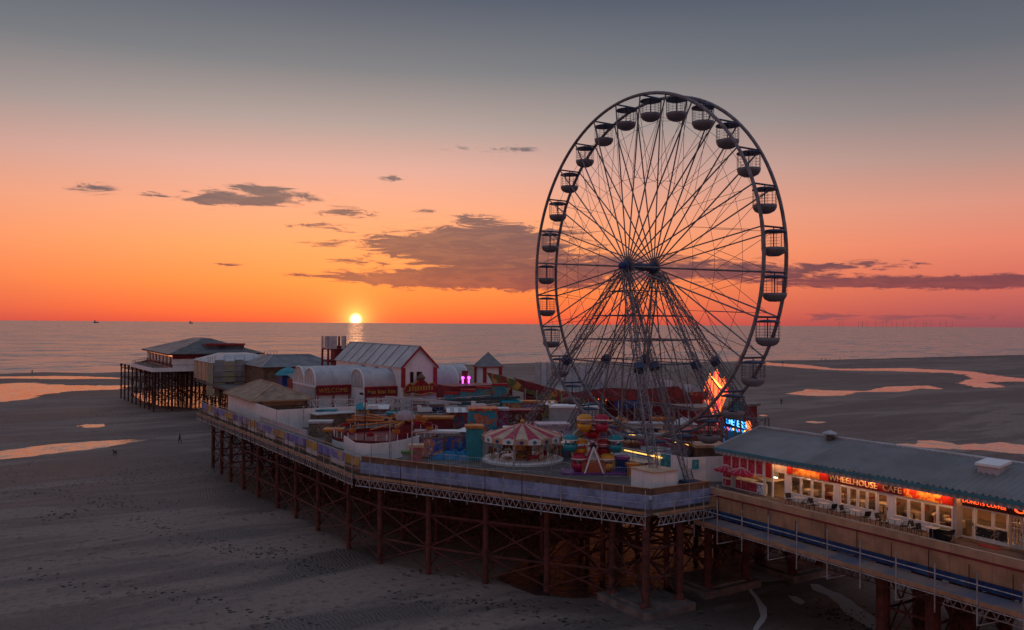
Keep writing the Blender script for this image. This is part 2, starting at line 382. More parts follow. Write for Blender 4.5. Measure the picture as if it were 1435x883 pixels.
def text(name, body, m, parent, size, origin, rightv, upv, depth=.03, align='CENTER'):
    cu = bpy.data.curves.new(name, 'FONT'); cu.body = body; cu.size = size; cu.extrude = depth; cu.align_x = align; cu.resolution_u = 2
    tmp = bpy.data.objects.new(name, cu); COL.objects.link(tmp); dg = bpy.context.evaluated_depsgraph_get()
    me = bpy.data.meshes.new_from_object(tmp.evaluated_get(dg)); bpy.data.objects.remove(tmp)
    me.materials.clear(); me.materials.append(m)
    r = Vector(rightv).normalized(); u = Vector(upv).normalized(); nn = r.cross(u)
    M = Matrix(((r.x,u.x,nn.x,0),(r.y,u.y,nn.y,0),(r.z,u.z,nn.z,0),(0,0,0,1)))
    me.transform(M); me.update()
    o = bpy.data.objects.new(name, me); COL.objects.link(o); o.parent = parent; o.location = Vector(origin)-ORG[parent]; return o
D = 8.0
# ================================================================ SETTING
def sand_mat():
    m = bpy.data.materials.new('beach_sand'); m.use_nodes = True; t = G(m.node_tree); b = m.node_tree.nodes['Principled BSDF']
    pos = t.n('ShaderNodeNewGeometry').outputs['Position']
    mp = t.n('ShaderNodeMapping'); t.put(mp.inputs[0], pos); mp.inputs[2].default_value = (0, 0, TH); mp.inputs[3].default_value = (.35, 1.5, 1)
    big = t.noise(mp.outputs[0], .018, 5, .58, .6)
    mid = t.noise(mp.outputs[0], .11, 5, .6, .4)
    fine = t.noise(pos, 1.6, 8, .74)
    wet = t.mr(t.m('ADD', big, t.m('MULTIPLY', t.m('SUBTRACT', mid, .5), .5)), .43, .57)
    c = t.mix(wet, (.28, .208, .172), (.09, .069, .062))
    c = t.mix(t.mr(mid, .45, .7), c, (.15, .118, .106))
    c = t.mix(t.m('MULTIPLY', t.mr(fine, .48, .68), .6), c, (.06, .05, .048))
    t.put(b.inputs['Base Color'], c)
    t.put(b.inputs['Roughness'], t.mr(wet, 0, 1, .88, .55, 'LINEAR')); b.inputs['Specular IOR Level'].default_value = .25
    vo = t.n('ShaderNodeTexVoronoi'); t.put(vo.inputs['Vector'], pos); vo.inputs['Scale'].default_value = .8
    foot = t.m('MULTIPLY', t.mr(vo.outputs['Distance'], .05, .3, -1, 0), t.mr(t.noise(mp.outputs[0], .1, 3), .46, .58, 0, 2.6))
    rp = t.n('ShaderNodeTexWave', wave_type='BANDS'); t.put(rp.inputs['Vector'], pos); rp.inputs['Scale'].default_value = .9; rp.inputs['Distortion'].default_value = 9.; rp.inputs['Detail'].default_value = 3; rp.inputs['Detail Scale'].default_value = .8
    h = t.m('ADD', t.m('MULTIPLY', fine, .5), t.m('ADD', t.m('MULTIPLY', rp.outputs['Fac'], t.m('MULTIPLY', wet, .35)), foot))
    bp = t.n('ShaderNodeBump'); bp.inputs['Strength'].default_value = .9; bp.inputs['Distance'].default_value = .14; t.put(bp.inputs['Height'], h)
    m.node_tree.links.new(bp.outputs[0], b.inputs['Normal']); return m
SAND = sand_mat()
def graded(a, b, c, d, n0, n1, n2):
    L = [a+(b-a)*(i/n0)**.5 for i in range(n0)]+[b+(c-b)*i/n1 for i in range(n1)]+[c+(d-c)*(i/n2)**2 for i in range(n2+1)]
    return L
from mathutils import noise as mnoise
POOLS = []
# sea: from the waterline out to the horizon
wl = [(-900, 531), (-300, 526), (0, 524), (60, 521.5), (130, 523), (190, 520.5), (300, 519), (420, 516), (560, 513), (700, 510), (770, 508), (900, 509), (1010, 507), (1090, 505), (1150, 504.5), (1220, 503), (1300, 501), (1370, 499), (1435, 497.5), (1600, 494), (2100, 489)]
near = [at(px, py, .015) for px, py in wl]
b = MB(); vs = []
for p in near:
    d = Vector((p.x, p.y, 0)); rr = d.length; d.normalize()
    for k in (1., 1.35, 2.2, 6., 30., 200.): vs.append((d.x*rr*k, d.y*rr*k, .015))
fs = [(i*6+k, (i+1)*6+k, (i+1)*6+k+1, i*6+k+1) for i in range(len(near)-1) for k in range(5)]
fs = [f[::-1] for f in fs]
b.add(vs, fs); tag(b.build('sea', SEA), 'grey rippled sea under the sunset reaching to the horizon', kind='structure')
def jag(pts, it=2, k=.16):
    rnd = random.Random(int(abs(pts[0][0])*7+len(pts)))
    for _ in range(it):
        q = []
        for i, p in enumerate(pts):
            n = pts[(i+1) % len(pts)]; q.append(p)
            dx, dy = n[0]-p[0], n[1]-p[1]; o = rnd.uniform(-k, k)*.35
            q.append(((p[0]+n[0])/2+rnd.uniform(-.1, .1)*dx, (p[1]+n[1])/2+o*min(abs(dx)*.12, 4)*1.5))
        pts = q
    return pts
def pool(px, label, m=POOL, z=.012):
    raw = [at(x, y, 0) for x, y in px]; n = len(raw)
    ar = sum(raw[i].x*raw[(i+1)%n].y-raw[(i+1)%n].x*raw[i].y for i in range(n))
    if ar < 0: raw = raw[::-1]
    cen = sum(raw, Vector())/n
    if m is POOL and z == .012 and 90 < cen.length < 480:
        POOLS.append([(v.x, v.y) for v in raw]); pp = []
        for i in range(n):
            a_, b_, c_ = raw[i-1], raw[i], raw[(i+1) % n]
            n1 = Vector((b_.y-a_.y, a_.x-b_.x, 0)).normalized(); n2 = Vector((c_.y-b_.y, b_.x-c_.x, 0)).normalized(); nn = n1+n2
            if nn.length > .2: nn.normalize()
            pp.append(b_+nn*2.2+Vector((0, 0, -.03)))
    else:
        pp = [at(x, y, z) for x, y in jag(px, 3, .3)]
        if ar < 0: pp = pp[::-1]
    b = MB(); b.add(pp, [tuple(range(len(pp)))]); tag(b.build('tide_pool', m), label, kind='structure')
def z7(*p): return [(1000+x/3.299, 430+y/3.299) for x, y in p]
def z9(*p): return [(930+x/4.826, 700+y/4.826) for x, y in p]
pool([(-60, 539), (0, 537), (50, 535), (110, 538), (181, 540), (183, 545), (110, 549), (60, 560), (0, 567), (-60, 572)], 'broad pink tide pool reaching towards the pier head piles')
pool([(-60, 528), (0, 527), (90, 526), (170, 528.5), (180, 531), (60, 531.5), (0, 531), (-60, 532)], 'thin strip of wash water along the waterline')
pool([(187, 552), (240, 543), (310, 541), (345, 556), (320, 574), (270, 572), (225, 569), (196, 561)], 'pink wet pool shining between the pier head piles', POOL, .02)
pool([(109, 597), (120, 594.5), (148, 594), (146, 597.5), (128, 598.5)], 'small oval puddle on dark sand')
pool([(-60, 636), (0, 632), (60, 623), (120, 618.5), (185, 615.8), (212, 616.5), (190, 620), (150, 627), (100, 632), (40, 640), (0, 644), (-60, 650)], 'long pale pool curving across the sand')
pool(z7((200, 252), (430, 268), (560, 284), (900, 282), (1180, 298), (1320, 312), (1435, 328), (1520, 334), (1500, 350), (1290, 349), (1370, 370), (1280, 378), (1160, 371), (1090, 352), (1190, 333), (1080, 306), (800, 297), (600, 296), (400, 283), (200, 266)), 'long winding pink tide channel in front of the sea')
pool(z7((330, 402), (410, 377), (520, 384), (690, 388), (800, 368), (1000, 361), (1110, 386), (960, 378), (870, 394), (700, 394), (630, 412), (480, 414)), 'ragged pink pool beyond the lone walker')
pool(z7((640, 614), (760, 629), (920, 631), (950, 616), (1060, 620), (1130, 638), (1230, 634), (1320, 624), (1435, 640), (1560, 655), (1560, 700), (1435, 684), (1250, 664), (1000, 653), (780, 638)), 'bright water channel behind the cafe roof')
pool(z7((190, 499), (225, 496), (272, 502), (250, 507), (205, 506)), 'small oval puddle beside the neon ride')
pool(z7((410, 532), (460, 528), (530, 530), (480, 538)), 'faint shallow puddle behind the cafe gable')
pool(z9((990, 570), (1050, 575), (1120, 610), (1200, 640), (1260, 675), (1330, 730), (1420, 790), (1560, 890), (1450, 900), (1330, 830), (1230, 775), (1175, 700), (1110, 650), (1010, 612)), 'silver stream curling over the sand below the cafe', SHEEN)
pool(z9((565, 600), (585, 598), (640, 655), (695, 730), (700, 790), (680, 830), (640, 880), (600, 905), (610, 860), (655, 790), (640, 725), (605, 655)), 'narrow bright rill between the concrete footings', SHEEN)
pool(z9((840, 650), (900, 655), (960, 690), (940, 712), (880, 690)), 'shallow bright puddle between rill and stream', SHEEN)
pool([(695, 812), (735, 785), (790, 755), (850, 738), (950, 728), (1010, 745), (1010, 800), (960, 828), (900, 842), (850, 836), (800, 838), (750, 834)], 'rippled brown pool lying under the platform piles', RIPPLE, .02)
pool(z9((520, 520), (560, 430), (700, 340), (900, 330), (1100, 430), (1130, 520), (900, 540), (640, 560)), 'pale flooded sand around the rear footings', SHEEN, .016)
# sand sheet: dips below the pools, ragged shores where its bumps break the water
import numpy as np
xs = graded(-3000, -80, 460, 5000, 14, 340, 16); ys = graded(-3000, 20, 520, 5000, 14, 312, 16)
XX, YY = np.meshgrid(np.array(xs), np.array(ys)); nx = len(xs)
ZZ = np.array([[.05*mnoise.noise((x*.035, y*.05, 1.3))+.035*mnoise.noise((x*.13, y*.17, 5.))+.03*mnoise.noise((x*.45, y*.5, 9.)) if -90 < x < 470 and 10 < y < 530 else 0. for x in xs] for y in ys])
OUT = np.clip(ZZ*.6-.002, -.012, .0)
DEP = np.zeros_like(ZZ); INS = np.zeros(ZZ.shape, bool)
for poly in POOLS:
    P = np.array(poly); ins = np.zeros(ZZ.shape, bool); dist = np.full(ZZ.shape, 1e9)
    x0, y0 = P.min(0)-5; x1, y1 = P.max(0)+5
    for i in range(len(P)):
        ax_, ay_ = P[i-1]; bx_, by_ = P[i]
        ins ^= ((ay_ > YY) != (by_ > YY)) & (XX < (bx_-ax_)*(YY-ay_)/((by_-ay_) if abs(by_-ay_) > 1e-9 else 1e-9)+ax_)
        L2 = (bx_-ax_)**2+(by_-ay_)**2; t_ = np.clip(((XX-ax_)*(bx_-ax_)+(YY-ay_)*(by_-ay_))/max(L2, 1e-9), 0, 1)
        dist = np.minimum(dist, np.hypot(XX-ax_-t_*(bx_-ax_), YY-ay_-t_*(by_-ay_)))
    if ins.any():
        w = max(1., dist[ins].max()*.5); DEP = np.where(ins, np.maximum(DEP, np.clip(dist/w, 0, 1)), DEP); INS |= ins
ZF = np.where(INS, ZZ*1.1+.005-.11*DEP**.8, OUT)
far_ = (np.abs(XX-190) > 275) | (np.abs(YY-270) > 255); ZF = np.where(far_, -.25, ZF)
b = MB(); b.add(np.stack([XX, YY, ZF], -1).reshape(-1, 3).tolist(), [(j*nx+i, j*nx+i+1, (j+1)*nx+i+1, (j+1)*nx+i) for j in range(len(ys)-1) for i in range(nx-1)])
tag(b.build('beach', SAND, smooth=True), 'wide dark wet sand beach left by the low tide', kind='structure')
rw_ = random.Random(21); b = MB()
WEED = mat('dark_seaweed', (.03, .026, .022), .8)
trails = [((60, 720), (250, 700)), ((0, 690), (230, 668)), ((300, 760), (470, 800)), ((30, 800), (420, 870)), ((560, 830), (820, 870)), ((150, 660), (330, 650)), ((1150, 850), (1230, 880)), ((1120, 600), (1430, 590)), ((80, 590), (200, 575)), ((0, 660), (300, 760))]
for (a_, c_) in trails:
    for k in range(130):
        u = rw_.random(); q = at(a_[0]+(c_[0]-a_[0])*u+rw_.gauss(0, 14), a_[1]+(c_[1]-a_[1])*u+rw_.gauss(0, 5)+6*math.sin(u*9), 0)
        r_ = rw_.uniform(.06, .2); n_ = 5; t0 = rw_.random()*6
        vs = [(q.x+math.cos(t0+6.283*i/n_)*r_*rw_.uniform(.6, 1.5), q.y+math.sin(t0+6.283*i/n_)*r_*rw_.uniform(.5, 1.2), -.01) for i in range(n_)]
        b.add(vs+[(q.x, q.y, r_*.35)], [(i, (i+1) % n_, n_) for i in range(n_)])
tag(b.build('seaweed_scraps', WEED), 'scattered dark seaweed scraps and casts in trails across the sand', kind='stuff')
# ================================================================ PIER
EDGE = RUST
pf = thing('fairground_platform', 'wide timber fairground platform on rusty iron piles carrying the big wheel', 'pier', (50, 85, 0))
C1, C2, C3 = (41., 46.5), (28., 71.), (26., 131.)
deckpoly = [C1, C2, C3, (88, 131), (88, 46.5)]
MB().prism(deckpoly[::-1], 7.45, D).build('deck', DECKA, pf)
# piles read from the photograph's pile feet
edgep = [(26.4, 128.), (26.2, 121.5), (25.9, 114.7), (26.2, 109.), (26.6, 103.2), (27., 96.2), (27.3, 90.), (27.6, 83.4), (27.9, 75.3), (28.6, 69.3), (31., 64.3), (34., 59.6), (37.2, 55.2), (40.6, 51.)]
grid = []
for i, (x, y) in enumerate(edgep):
    row = [(x+.5, y)]
    for k in range(1, 9):
        xx = x+.5+k*5.4+(.3 if k % 2 else -.2)
        if xx < 87: row.append((xx, y))
    grid.append(row)
for i, row in enumerate(grid):
    for k, (x, y) in enumerate(row):
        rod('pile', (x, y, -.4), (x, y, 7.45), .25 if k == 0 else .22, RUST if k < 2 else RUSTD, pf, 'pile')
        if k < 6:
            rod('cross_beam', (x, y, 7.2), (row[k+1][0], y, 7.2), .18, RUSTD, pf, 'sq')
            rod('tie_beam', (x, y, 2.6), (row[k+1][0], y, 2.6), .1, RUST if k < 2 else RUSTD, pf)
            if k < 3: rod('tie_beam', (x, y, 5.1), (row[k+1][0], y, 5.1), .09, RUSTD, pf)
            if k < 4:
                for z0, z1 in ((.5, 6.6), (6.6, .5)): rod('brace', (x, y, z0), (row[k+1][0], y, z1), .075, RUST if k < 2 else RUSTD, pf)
    if i:
        for k in (0, 1, 2, 3):
            if k >= min(len(row), len(grid[i-1])): continue
            p, q = row[k], grid[i-1][k]; mm = RUST if k == 0 else RUSTD
            for z in ((2.3, 5.1) if k == 0 else (3.6,)): rod('tie_beam', (*p, z), (*q, z), .11, mm, pf)
            for z0, z1 in (((.4, 2.3), (2.3, .4), (2.3, 5.1), (5.1, 2.3)) if k == 0 else ((.6, 6.2), (6.2, .6))):
                rod('brace', (*p, z0), (*q, z1), .07, mm, pf)
            rod('edge_girder', (*p, 7.2), (*q, 7.2), .2, mm, pf, 'sq')
def seg(p, q, step):
    p = Vector((*p, 0)); q = Vector((*q, 0)); n = max(1, round((q-p).length/step))
    return [(p+(q-p)*(i/n), p+(q-p)*((i+1)/n)) for i in range(n)]
def outward(p, q):
    d = (q-p).normalized(); return Vector((-d.y, d.x, 0))   # left of travel
YB = mural('rail_panel_art', [(.1, .12, .4), (.16, .18, .5), (.5, .36, .12), (.3, .3, .36)], .35, 2.)
def edging(parent, P, Q, style):
    nrm = None
    for i, (p, q) in enumerate(seg(P, Q, 3.6)):
        if nrm is None:
            nrm = outward(p, q)
            c = (Vector((*P, 0))+Vector((*Q, 0)))/2
            if (c+nrm-Vector((57, 85, 0))).length < (c-Vector((57, 85, 0))).length: nrm = -nrm
        e = (q-p)*.004
        pp, qq = p+e, q-e
        if style == 'blue':
            MB().obox(pp+nrm*.22, qq+nrm*.22, .05, 1.0, 0, 8.0).build('fascia_panel', BLUEP, parent)
            MB().obox(pp+nrm*.05, qq+nrm*.05, .12, .5, 0, 9.02).build('bench_back', BROWN, parent)
        else:
            MB().obox(pp+nrm*.22, qq+nrm*.22, .05, .8, 0, 8.55).build('fascia_panel', YB if i % 3 else YELLOWP, parent)
            MB().obox(pp+nrm*.2, qq+nrm*.2, .07, .5, 0, 8.03).build('fascia_board', GREYW if i % 2 else BROWN, parent)
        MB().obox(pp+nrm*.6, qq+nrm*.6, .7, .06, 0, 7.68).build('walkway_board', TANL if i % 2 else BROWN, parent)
        MB().obox(pp+nrm*.98, qq+nrm*.98, .04, .22, 0, 7.74).build('toe_board', TAN, parent)
        b = MB(); a0 = pp+nrm*.9+Vector((0,0,6.98)); a1 = qq+nrm*.9+Vector((0,0,6.98)); uz = Vector((0,0,.62))
        b.bar(a0, a1, .05, 5); b.bar(a0+uz, a1+uz, .05, 5)
        for k in range(6):
            u = a0+(a1-a0)*(k/6); v = a0+(a1-a0)*((k+.5)/6); w = a0+(a1-a0)*((k+1)/6)
            b.bar(u, v+uz, .035, 4); b.bar(v+uz, w, .035, 4)
        b.build('lattice_girder', GALV, parent)
        for zz in ((9.58,) if style == 'blue' else (9.42, 9.75)): rod('guard_rail', p+nrm*.22+Vector((0,0,zz)), q+nrm*.22+Vector((0,0,zz)), .04, TANL if zz > 9.5 else GALV, parent)
        rod('guard_rail', p+nrm*.98+Vector((0,0,8.6)), q+nrm*.98+Vector((0,0,8.6)), .025, GALV, parent)
        for f in (0, .5):
            u = p+(q-p)*f+nrm*.98
            rod('scaffold_pole', u+Vector((0,0,6.7)), u+Vector((0,0,9.3+.7*random.random())), .035, GALV if random.random() < .6 else RUSTD, parent)
            if f == 0: rod('needle_beam', u+Vector((0,0,7.62)), u-nrm*1.5+Vector((0,0,7.62)), .04, GALV, parent)
    return nrm
YELLOWP = mat('yellow_rail_panel', (.5, .33, .1), .5, 0, .3, .6)
edging(pf, C1, C2, 'blue'); edging(pf, C2, C3, 'art')
edging(pf, (47., 46.5), C1, 'blue')
# raised sub-structure at the near corner: concrete footings and fat columns
for (cx, cy, sx, sy) in ((42.6, 48.8, 2.5, 2.9), (50.6, 49.6, 3.2, 2.4), (59.4, 48.8, 2.6, 2.5)):
    ft = MB(); ft.box(cx-sx, cx+sx, cy-sy, cy+sy, -.3, .55); ft.box(cx-sx+.5, cx+sx-.5, cy-sy+.5, cy+sy-.5, .55, .72); ft.build('concrete_footing', CONC, pf)
    for ax in (-.68, .68):
        for ay in (-.68, .68):
            rod('column', (cx+ax*sx, cy+ay*sy, .6), (cx+ax*sx, cy+ay*sy, 7.45), .29, RUSTD if ay > 0 else RUST, pf, 'column')
    for z in (2.7, 4.9):
        for a, c in (((-1,-1),(1,-1)), ((-1,-1),(-1,1)), ((1,-1),(1,1)), ((-1,1),(1,1))):
            rod('tie_beam', (cx+a[0]*.68*sx, cy+a[1]*.68*sy, z), (cx+c[0]*.68*sx, cy+c[1]*.68*sy, z), .13 if z < 4 else .1, RUSTD, pf)
    for a, c in (((-1,-1),(1,-1)), ((-1,-1),(-1,1))):
        for z0, z1 in ((.9, 4.7), (4.7, .9)): rod('brace', (cx+a[0]*.68*sx, cy+a[1]*.68*sy, z0), (cx+c[0]*.68*sx, cy+c[1]*.68*sy, z1), .06, RUSTD, pf)
# ---- approach section with the cafe
pa = thing('promenade_pier', 'straight planked pier section with tan parapet in front of the cafe', 'pier', (58, 24, 0))
YA0 = -6.
MB().box(47.06, 64.2, YA0, 46.42, 7.45, D-.004).build('deck', DECKM, pa)
for i in range(22):
    y1 = 46.4-i*2.4; y0 = y1-2.38
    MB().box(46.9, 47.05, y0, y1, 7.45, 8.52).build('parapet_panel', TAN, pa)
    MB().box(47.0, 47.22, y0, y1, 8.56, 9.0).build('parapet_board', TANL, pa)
    if i % 2 == 0: MB().box(46.84, 47.1, y1-4.79, y1, 8.5, 8.58).build('parapet_trim', MAROON, pa); rod('guard_rail', (47.12, y1, 9.05), (47.12, y1-4.8, 9.05), .045, CREAM, pa)
    MB().box(46.78, 46.95, y0, y1, 6.95, 7.44).build('blue_beam', NAVY, pa)
    MB().slab([(45.5, y0, 6.55), (46.85, y0, 6.78), (46.85, y1, 6.78), (45.5, y1, 6.55)], (0, 0, .05)).build('walkway_board', NET, pa)
    MB().box(45.42, 45.48, y0, y1, 6.48, 6.74).build('toe_board', TAN, pa)
    rod('scaffold_pole', (45.38, y1, 5.4), (45.38, y1, 8.15+random.random()*.5), .04, GALV, pa)
    rod('scaffold_pole', (46.74, y1-1.2, 6.6), (46.74, y1-1.2, 8.2+random.random()*.5), .03, RUSTD, pa)
    rod('guard_rail', (45.38, y1+.05, 7.62), (45.38, y0-.05, 7.62), .03, GALV, pa)
    rod('guard_rail', (45.38, y1+.05, 6.42), (45.38, y0-.05, 6.42), .03, GALV, pa)
    rod('needle_beam', (45.38, y1, 6.42), (49.5, y1, 6.42), .04, GALV, pa)
    b = MB(); p0 = Vector((46.2, y1, 5.75)); p1 = Vector((46.2, y0, 5.75)); uz = Vector((0, 0, .6))
    b.bar(p0, p1, .04, 4); b.bar(p0+uz, p1+uz, .04, 4)
    for k in range(4):
        u = p0+(p1-p0)*(k/4); v = p0+(p1-p0)*((k+.5)/4); w = p0+(p1-p0)*((k+1)/4); b.bar(u, v+uz, .03, 4); b.bar(v+uz, w, .03, 4)
    b.build('lattice_girder', GALV if i > 7 else RUSTD, pa)
    if i % 2: rod('brace', (45.38, y1, 5.4), (49.2, y0, 6.3), .03, GALV, pa)
for gx in (48.8, 53.5, 58, 62.5):
    MB().box(gx-.2, gx+.2, YA0, 46.4, 6.9, 7.45).build('deck_girder', RUSTD, pa)
for y in (29.6, 33., 17., 20.4, 4., 7.4):
    xs_ = (49.2, 53.2, 57.6, 62.5)
    for x in xs_: rod('column', (x, y, -.4), (x, y, 6.9), .45 if x < 50 else .42, RUST if x < 50 else RUSTD, pa, 'column')
    for a, c in zip(xs_[:-1], xs_[1:]):
        rod('tie_beam', (a, y, 3.2), (c, y, 3.2), .09, RUSTD, pa)
        for z0, z1 in ((.6, 6.3), (6.3, .6)): rod('brace', (a, y, z0), (c, y, z1), .06, RUSTD, pa)
for y0, y1 in ((29.6, 33.), (17, 20.4), (4., 7.4)):
    for x in (49.2, 53.2, 57.6, 62.5):
        rod('tie_beam', (x, y0, 3.4), (x, y1, 3.4), .1, RUSTD, pa)
        for z0, z1 in ((.6, 6.3), (6.3, .6)): rod('brace', (x, y0, z0), (x, y1, z1), .06, RUSTD, pa)
# ---- middle section and pier head
pm = thing('pier_neck', 'narrower pier neck between fairground platform and pier head', 'pier', (58, 168, 0))
MB().box(39, 78, 131.05, 205.9, 7.5, D+.02).build('deck', DECKA, pm)
for j, y in enumerate((136, 144, 152, 160, 168, 176, 184, 192, 200)):
    for x in (40, 47, 54, 61, 68, 75): rod('pile', (x, y, -.4), (x, y, 7.5), .24, RUSTD, pm, 'pile')
    for a, c in ((40, 47), (47, 54), (54, 61)):
        for z0, z1 in ((.5, 7), (7, .5)): rod('brace', (a, y, z0), (c, y, z1), .06, RUSTD, pm)
    rod('tie_beam', (40, y, 3.8), (75, y, 3.8), .08, RUSTD, pm)
ph = thing('seaward_pier', 'pier head deck with white edge on a forest of dark piles', 'pier', (55, 235, 0))
H0 = at(213, 578, 0); hx, hy = H0.x, H0.y; HD = 10.15
hp = [(hx, hy), (hx-1.2, hy+27), (hx+8, hy+54), (hx+34, hy+54), (hx+38, hy+30), (hx+38, hy), (hx+12, hy-.01)]
MB().prism(hp, HD-.35, HD).build('deck', DECKA, ph)
for a, c in (((hx, hy), (hx-1.2, hy+27)), ((hx, hy), (hx+16, hy)), ((hx-1.2, hy+27), (hx+8, hy+54))):
    for p, q in seg(a, c, 4.):
        MB().obox(p+Vector((-.1,-.1,0)), q+Vector((-.1,-.1,0)), .12, .95, 0, HD-.55).build('edge_panel', WHITE, ph)
        rod('guard_rail', p+Vector((0,0,HD+1.)), q+Vector((0,0,HD+1.)), .05, BROWN, ph)
        rod('rail_post', p+Vector((0,0,HD)), p+Vector((0,0,HD+1.)), .04, BROWN, ph)
rr = random.Random(3)
hrows = [hy+.6+i*5.2 for i in range(9)]; hcols = [hx+.5+i*4.1 for i in range(9)]
for j, y in enumerate(hrows):
    for i, x in enumerate(hcols):
        xx = x-(.06*(y-hy) if i == 0 else 0)
        rod('pile', (xx, y, -.4), (xx, y, HD-.35), .2, RUSTD, ph, 'pile')
        if i < 8 and j < 4:
            for z0, z1 in ((.6, 5), (5, .6), (5, 9.2), (9.2, 5)):
                if rr.random() < .75: rod('brace', (xx, y, z0), (hcols[i+1], y, z1), .07, RUSTD, ph)
    for z in (3.0, 6.0, 8.6): rod('tie_beam', (hcols[0]-.06*(y-hy), y, z), (hcols[-1], y, z), .1, RUSTD, ph)
for i, x in enumerate(hcols[:4]):
    for j in range(8):
        for z0, z1 in ((.6, 5), (5, .6), (5, 9.2), (9.2, 5)):
            if i == 0 or rr.random() < .4: rod('brace', (x, hrows[j], z0), (x, hrows[j+1], z1), .06, RUSTD, ph)
    for z in (3.0, 6.0, 8.6): rod('tie_beam', (x, hrows[0], z), (x, hrows[-1], z), .1, RUSTD, ph)
# ================================================================ BIG WHEEL
WX0, WX1, WY, WZ, WR = 52.2, 54.9, 62.3, 27.4, 16.65
fw = thing('ferris_wheel', 'tall pale steel observation wheel with open cage gondolas standing on the pier', 'ferris wheel', (53.5, WY, D))
NG = 28; PH0 = math.radians(4.6)
def wp(x, ph, r): return Vector((x, WY-math.sin(ph)*r, WZ+math.cos(ph)*r))
for x in (WX0, WX1):
    b = MB(); b.path([wp(x, 2*math.pi*i/112, WR) for i in range(112)], .165, 6, 0, True); b.build('rim', STEEL, fw)
    hubx = x-.35 if x == WX0 else x+.35
    for i in range(NG):
        ph = PH0+2*math.pi*i/NG
        h = wp(hubx, ph, .5)
        rod('spoke', h, wp(x, ph, WR), .068, STEEL, fw)
        n = PH0+2*math.pi*(i+1)/NG
        rod('stay_cable', wp(x, ph, WR*.52), wp(x, n, WR*.93), .022, STEELD, fw)
        rod('stay_cable', wp(x, n, WR*.52), wp(x, ph, WR*.93), .022, STEELD, fw)
        rod('ring_cable', wp(x, ph, WR*.87), wp(x, n, WR*.87), .018, STEELD, fw)
        rod('ring_cable', wp(x, ph, WR*.52), wp(x, n, WR*.52), .02, STEELD, fw)
    hb = MB()
    hb.lathe([(0,-.4),(.4,-.4),(.58,-.26),(.58,.26),(.4,.4),(0,.4)], 16)
    hb.v = [(hubx+v[2], WY+v[0], WZ+v[1]) for v in hb.v]; hb.build('hub_flange', STEELD, fw)
for i in range(NG):
    ph = PH0+2*math.pi*i/NG
    rod('cross_tube', wp(WX0, ph, WR), wp(WX1, ph, WR), .09, STEELD, fw)
ax = MB(); ax.bar((WX0-.9, WY, WZ), (WX1+.9, WY, WZ), .38, 14); ax.build('axle', STEELD, fw)
MB().ball((WX0-1.0, WY, WZ), .42, 14, 8).build('axle_cap', BLUE, fw, True)
# gondola
GC = mat('gondola_shell', (.2, .2, .225), .4, 0, .15, 2.)
first = None
def gond(x, y, z):
    o = MB().lathe([(.02,-2.42),(.45,-2.4),(.8,-2.22),(.97,-1.95),(1.0,-1.7),(.94,-1.7),(.9,-1.95),(.7,-2.15),(.02,-2.2)], 18, (x, y, z)).build('gondola', GC, fw, True)
    MB().lathe([(.02,-.2),(.6,-.24),(1.0,-.36),(1.04,-.46),(.98,-.46),(.02,-.4)], 18, (x, y, z)).build('canopy', STEELD, o, True)
    b = MB()
    for k in range(14):
        if k in (3,): continue
        a = 2*math.pi*k/14; b.bar((x+math.cos(a)*.97, y+math.sin(a)*.97, z-1.7), (x+math.cos(a)*.97, y+math.sin(a)*.97, z-.46), .017, 3)
    for hz in (-.75, -1.0, -1.25, -1.48):
        b.path([(x+math.cos(2*math.pi*k/14)*.97, y+math.sin(2*math.pi*k/14)*.97, z+hz) for k in range(14)], .013, 3, 0, True)
    b.build('cage', STEELD, o)
    MB().bar((x, y, z-2.2), (x, y, z+.05), .05, 6).build('centre_pole', STEELD, o)
    MB().bar((x-1.2, y, z-.02), (x+1.2, y, z-.02), .06, 4).build('hanger_bar', STEELD, o)
    MB().lathe([(.45,-1.78),(.85,-1.78),(.85,-1.72),(.45,-1.72)], 14, (x, y, z)).build('seat_ring', BLUE, o)
    return o
p0 = wp((WX0+WX1)/2, PH0, WR); g0 = gond(*p0); kids()
for i in range(1, NG):
    p = wp((WX0+WX1)/2, PH0+2*math.pi*i/NG, WR); c = dup(g0); c.location = g0.location+(p-p0)
# legs
NH, FH = (WX0-.8, WY, WZ), (WX1+.8, WY, WZ)
legs = [(NH, (50.2, 80, D), 1), (NH, (44.4, 49.9, 10.3), 1), (NH, (50.6, 52.2, D), 0), (FH, (56.6, 80, D), 0), (FH, (57.2, 52.6, D), 0), (FH, (72, 62, D), 1), (FH, (66.5, 78.2, D), 0)]
for h, f, big in legs:
    h = Vector(h); f = Vector(f); L = (f-h).length
    b = MB(); b.lattice(h+(f-h)*.03, f, .62 if big else .55, int(L/.75), .055, .028); b.build('lattice_leg', STEEL, fw)
    j = h+(f-h)*((h.z-17.9)/(h.z-f.z)); d = (f-h).normalized()*.3
    MB().bar(j-d, j+d, .55, 6).build('leg_joint', STEELD, fw)
    if f.z < 9: MB().box(f.x-.7, f.x+.7, f.y-.7, f.y+.7, D+.005, D+.3).build('base_plate', STEELD, fw)
def legp(k, z): h, f, _ = legs[k]; h = Vector(h); f = Vector(f); return h+(f-h)*((h.z-z)/(h.z-f.z))
for z in (25., 22.6, 20.2, 18.):
    for a, c in ((0, 2), (3, 4), (0, 3), (2, 4), (1, 2), (0, 1), (5, 6), (4, 5), (3, 6)):
        if z > 24 and a in (5, 3): continue
        rod('leg_tie', legp(a, z), legp(c, z), .05, STEELD, fw)
